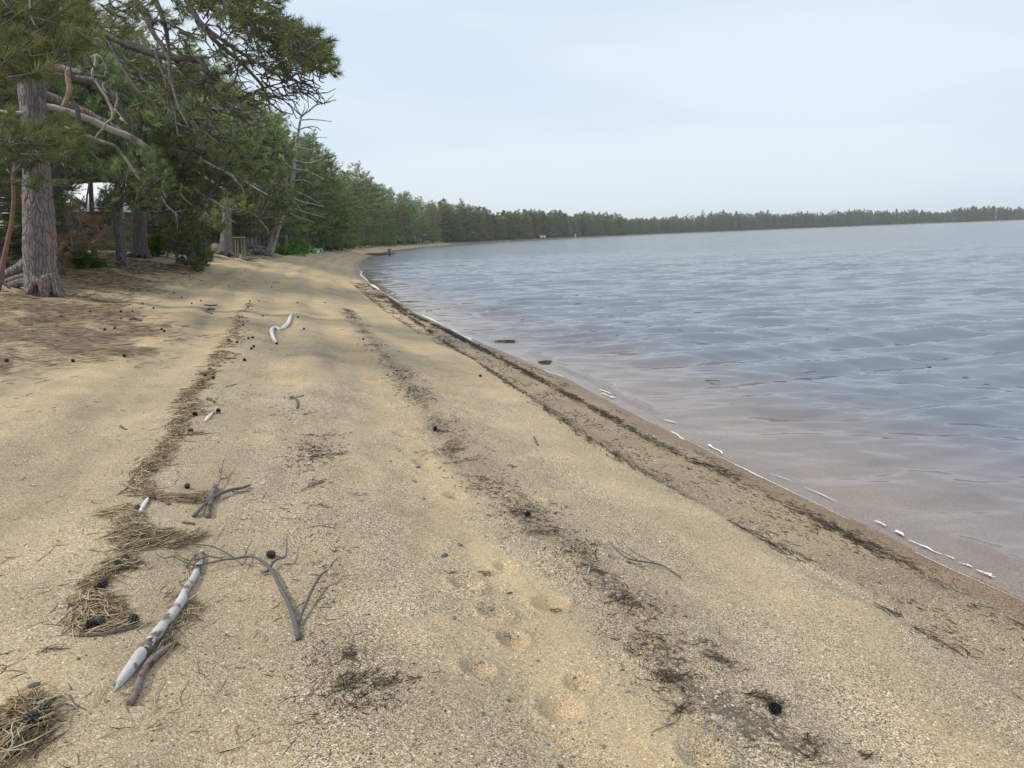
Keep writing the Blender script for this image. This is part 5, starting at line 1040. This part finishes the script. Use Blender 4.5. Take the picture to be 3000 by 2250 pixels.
m_ = MB(); p = at_d(701, 696, b[1]); m_.box((p[0] - 17 * f, p[1] - .12, p[2] - .03), (p[0] + 17 * f, p[1] + .12, p[2] + .04)); m_.build('top_board', M['weathered_post'], t)
m_ = MB(); px_tube(m_, [(684, 757), (684, 740)], b[1], (2.4, 2.2), 6); m_.build('short_post', M['weathered_post'], t)
b = hit(712, 760); m_ = MB()
for i in range(3): m_.box((b[0] - .85 + .3 * i, b[1] - .5 + .25 * i, b[2] - .05 + .03 * i), (b[0] + .35 + .2 * i, b[1] + .1 + .2 * i, b[2] + .02 + .03 * i))
tag(m_.build('fire_pit_slab', M['grey_slab'], loc=tuple(map(float, b))), 'flat dark grey slabs on the sand in front of the post frame', 'slab')
b = hit(762, 748); t = thing('root_stump', 'weathered upturned root stump with pale prongs left of the leaning snag', 'stump', b); m_ = MB()
px_tube(m_, [(735,746),(750,742),(770,744),(785,746)], b[1], (5,9,8,5), 9, .3, rb); m_.build('body', M['brownd'], t)
for pts in ([(752,738),(758,726),(756,718)], [(758,730),(766,722),(775,724)], [(760,735),(772,733),(778,742)], [(748,738),(740,742),(735,741)], [(745,736),(748,724),(738,718)], [(766,722),(764,734),(760,744)]):
    m_ = MB(); px_tube(m_, pts, b[1] - .3, (2.6, 1.3), 6, .2, rb); m_.build('root', M['pale'], t)
b = hit(631, 738); m_ = MB(); rg = np.random.default_rng(4); 
m_.tube(np.array([[0,0,-.3],[0,0,0],[.03,0,.3],[.05,0,.5],[.05,0,.58]]) + b, np.array([.42,.5,.46,.3,.05]) , 10, .12, rg); tag(m_.build('boulder', M['tan_rock'], loc=tuple(map(float, b)), smooth=True), 'rounded tan boulder left of the grey trunk', 'boulder')
b = hit(600, 735); m_ = MB(); px_tube(m_, [(590,700),(596,712),(603,722),(606,732)], b[1], (4,7,5,5), 8, .35, rb); px_tube(m_, [(604,704),(606,715),(608,726)], b[1], (3,3,2), 6, .3, rb); tag(m_.build('blue_tarp', M['dark_blue_vinyl'], loc=tuple(map(float, b))), 'crumpled blue tarp half hidden by the boughs', 'tarp')
# cooler, float, mats
b = hit(925, 743); f = b[1] / F; t = thing('cooler', 'tan cooler box with white lid standing on the beach', 'cooler', b)
m_ = MB(); m_.box((b[0] - 8 * f, b[1] - .3, b[2] - .05), (b[0] + 8 * f, b[1] + .3, b[2] + 10 * f)); m_.build('body', M['tan_plastic'], t)
m_ = MB(); m_.box((b[0] - 8.6 * f, b[1] - .33, b[2] + 10 * f + .003), (b[0] + 8.6 * f, b[1] + .33, b[2] + 12 * f)); m_.build('lid', M['white_plastic'], t)
m_ = MB(); m_.tube(np.array([[b[0] - 5 * f, b[1], b[2] + 12 * f], [b[0] - 5 * f, b[1], b[2] + 14.5 * f], [b[0] + 4 * f, b[1], b[2] + 14.5 * f], [b[0] + 4 * f, b[1], b[2] + 12 * f]]), .6 * f, 6); m_.build('handle', M['white_plastic'], t)
b = hit(940, 742); t = thing('swim_float', 'bright lime green inflatable float leaning beside the tan cooler', 'float', b); m_ = MB(); R_ = 7 * b[1] / F
disc_tube(m_, np.array([0, 0, 0]), R_ * .7, R_ * .32); V = np.concatenate(m_.V); V = np.stack([V[:, 0], V[:, 2] + V[:, 1] * .35, V[:, 1]], -1) + b + [0, 0, R_]; m_.V = [V]; m_.build('ring', M['lime_vinyl'], t)
b = hit(948, 741); m_ = MB(); f = b[1] / F
for i in range(3): m_.tube(np.array([[-9 * f, 0, 0], [0, 0, .02], [9 * f, 0, 0]]) + b + [0, i * .5 - .4, .12 + .03 * i], 1.5 * f, 8)
tag(m_.build('air_mattress', M['dark_blue_vinyl'], loc=tuple(map(float, b))), 'folded dark blue air mattress lying right of the cooler', 'air mattress')
b = hit(895, 740); m_ = MB(); f = b[1] / F; disc_tube(m_, b + [0, 0, .22], 10 * f, 2.6 * f, 1.3); tag(m_.build('paddling_raft', M['pale_blue_vinyl'], loc=tuple(map(float, b)), smooth=True), 'pale blue inflatable raft lying left of the cooler', 'raft')
for (px, py, ln_, c1, c2_, lb, a) in ((1054, 726, 42, 'orange_hull', 'yellow_hull', 'orange and yellow kayak pulled up on the beach', -.12), (1071, 723, 34, 'white_plastic', 'blue_plastic', 'white kayak behind the orange one', -.1)):
    b = hit(px, py); L_ = ln_ * b[1] / F; t = thing('kayak', lb, 'kayak', b, 'kayaks on the beach', a)
    m_ = MB(); hull(m_, L_, L_ * .16, L_ * .085); o = m_.build('hull', M[c1], None, True); o.parent = t
    m_ = MB(); hull(m_, L_ * .36, L_ * .09, L_ * .03); o = m_.build('cockpit', M[c2_], None, True); o.parent = t; o.location = (0, 0, L_ * .07)
# post and log in the shallows
b = at_z(1112, 748, 0); m_ = MB(); P = np.array([at_z(1067, 749, 0), at_z(1090, 748, 0), at_z(1120, 747, 0), at_z(1157, 745.5, 0)]); P[:, 2] += [.25, .22, .2, .2]; m_.tube(P, [.16, .22, .2, .1], 8, .15, rb); tag(m_.build('floating_log', M['brownd'], loc=tuple(map(float, P[0]))), 'dark waterlogged log reaching from the beach into the shallows', 'log')
b = at_z(1142, 749, 0); m_ = MB(); p2 = at_d(1140, 729, b[1]); m_.tube(np.array([b - [0, 0, .6], (b + p2) / 2, p2]), [.2, .19, .17], 8, .1, rb); m_.tube(np.array([p2 - [.35, 0, .15], p2 + [.35, 0, -.1]]), .1, 6); tag(m_.build('wooden_post', M['brownd'], loc=tuple(map(float, b))), 'upright dark post standing in the water by the log', 'post')
# shelters and houses
def house(name, lb, px0, px1, pyb, pyt, wallm, roofm, depth=4., dist=None, roof_frac=.45, win=True, group=None):
    b = hit((px0 + px1) / 2, pyb); Y_ = dist or b[1]; b = at_d((px0 + px1) / 2, pyb, Y_); p0 = at_d(px0, pyb, Y_); p1 = at_d(px1, pyb, Y_); W_ = (p1[0] - p0[0]) / 2; H_ = (pyb - pyt) * Y_ / F; hw = H_ * (1 - roof_frac)
    t = thing(name, lb, 'building', b, group); m_ = MB(); m_.box((-W_, 0, -.6), (W_, depth, hw)); o = m_.build('wall', M[wallm]); o.parent = t
    m_ = MB(); e_ = W_ * .12; V = [(-W_-e_, -e_, hw+.003), (W_+e_, -e_, hw+.003), (W_+e_, depth+e_, hw+.003), (-W_-e_, depth+e_, hw+.003), (-W_-e_, depth/2, H_), (W_+e_, depth/2, H_)]
    m_.add(V, [(0,1,5,4), (2,3,4,5), (0,3,2,1)], [(0,4,3), (1,2,5)]); o = m_.build('roof', M[roofm]); o.parent = t
    if win:
        for q in (-.45, .45): m_ = MB(); m_.box((q * W_ - W_ * .16, -.03, hw * .4), (q * W_ + W_ * .16, .02, hw * .75)); o = m_.build('window', M['window_glass']); o.parent = t
    return t
house('cabin', 'cabin with large white metal roof glimpsed between the trunks right of the big pine', 140, 330, 742, 530, 'brown_siding', 'white_roof_metal', 8, 40, .46)
house('camper', 'white camper partly visible through trunks at the left edge', -40, 62, 730, 570, 'white_siding', 'white_roof_metal', 4, 42, .2)
house('shelter', 'small dark shelter with blue roof at the far forest edge', 1183, 1202, 712, 694, 'dark_siding', 'blue_roof_metal', 4, None)
house('shelter', 'small dark shelter with pale roof right of the blue-roofed one', 1208, 1218, 711, 692, 'dark_siding', 'white_roof_metal', 3, None, win=False)
house('shelter', 'small cabin with red-brown roof at the far bend of the beach', 1298, 1314, 708, 692, 'dark_siding', 'red_roof', 5, None, win=False)
house('cottage', 'left one of two tiny white cottages on the far grassy shore', 1584, 1590, 695, 690, 'white_siding', 'white_roof_metal', 6, 560, win=False)
house('cottage', 'right one of two tiny white cottages on the far grassy shore', 1593, 1598, 695, 690.5, 'white_siding', 'white_roof_metal', 6, 562, win=False)
p = at_d(1685, 697, 610); m_ = MB(); m_.tube(np.array([[0, 0, 0], [0, 0, 3.8]]) + p, .12, 5); m_.add(np.array([[.1, 0, .6], [1.1, 0, .9], [.1, 0, 3.7], [.1, .12, .6], [1.1, .12, .9], [.1, .12, 3.7]]) + p, [(0,1,4,3), (1,2,5,4), (2,0,3,5)], [(0,2,1), (3,4,5)]); tag(m_.build('beach_flag', M['white_siding'], loc=tuple(map(float, p))), 'tiny white flag standing on the far shore', 'flag')
# bushes
def bush(lb, px, py, dist_off, w_px, h_px, n, mt='bush', cat='bush', seed=1, ln=.09, group=None):
    rg = np.random.default_rng(seed); b = hit(px, py); f = b[1] / F; t = thing('leafy_bush', lb, cat, b, group); cw = MB(); cc = MB(); u = rg.random(n)
    C = b + np.stack([rg.normal(0, w_px * f * .42, n), rg.normal(0, w_px * f * .35, n), h_px * f * u], -1) * np.stack([1 - .5 * u, 1 - .5 * u, u * 0 + 1], -1)
    needles(cc, C, np.stack([rg.normal(0, 1, n), rg.normal(0, 1, n), rg.random(n) + .3], -1), 12, ln * max(f * 140, .8), .028 * max(f * 140, .8), .6, rg, rg.beta(3, 2, n))
    for i in range(0, n, 6): cw.tube(np.stack([b + rg.normal(0, .08, 3), (b + C[i]) / 2 + rg.normal(0, .04, 3), C[i]]), [.01, .007, .004], 4)
    cw.build('stems', M['twig'], t); cc.build('leaves', M[mt], t)
bush('low bright yellow-green bush between the big pine and the slim trunk', 240, 788, 0, 62, 50, 110, seed=2)
bush('small bright bush right of the slim trunk', 290, 785, 0, 36, 26, 50, seed=3)
bush('bright green bush on the bank right of the thick trunk', 462, 752, 0, 60, 60, 120, seed=4)
bush('tall light green bush behind the drooping bough', 525, 742, 0, 70, 90, 130, seed=5)
bush('low green bush on the bank right of the leaning snag', 850, 746, 0, 70, 26, 90, seed=6)
bush('green bush at the far left edge behind the orange sapling', -5, 745, 0, 50, 60, 80, seed=7)
for i in range(16):
    px = 830 + i * 24 + rb.integers(-6, 6); py = float(np.interp(px, [820, 900, 1000, 1100, 1200], [748, 738, 727, 719, 713])) - 1
    bush('low green shrub in the row along the foot of the forest', px, py, 0, 30, 14 - i * .3, 46, seed=20 + i, group='shrubs along the foot of the forest')
# ------------------------------------------------------------------ summer haze
m = bpy.data.materials.new('haze_air'); m.use_nodes = True; nt = m.node_tree; nt.nodes.clear()
pv = nt.nodes.new('ShaderNodeVolumePrincipled'); pv.inputs['Color'].default_value = (.95, .98, 1, 1); pv.inputs['Density'].default_value = .0002; pv.inputs['Anisotropy'].default_value = .1
o = nt.nodes.new('ShaderNodeOutputMaterial'); nt.links.new(pv.outputs[0], o.inputs['Volume'])
hb = MB(); hb.box((-700, -60, -8), (1500, 1560, 36)); hz = hb.build('haze', m); tag(hz, kind='stuff')
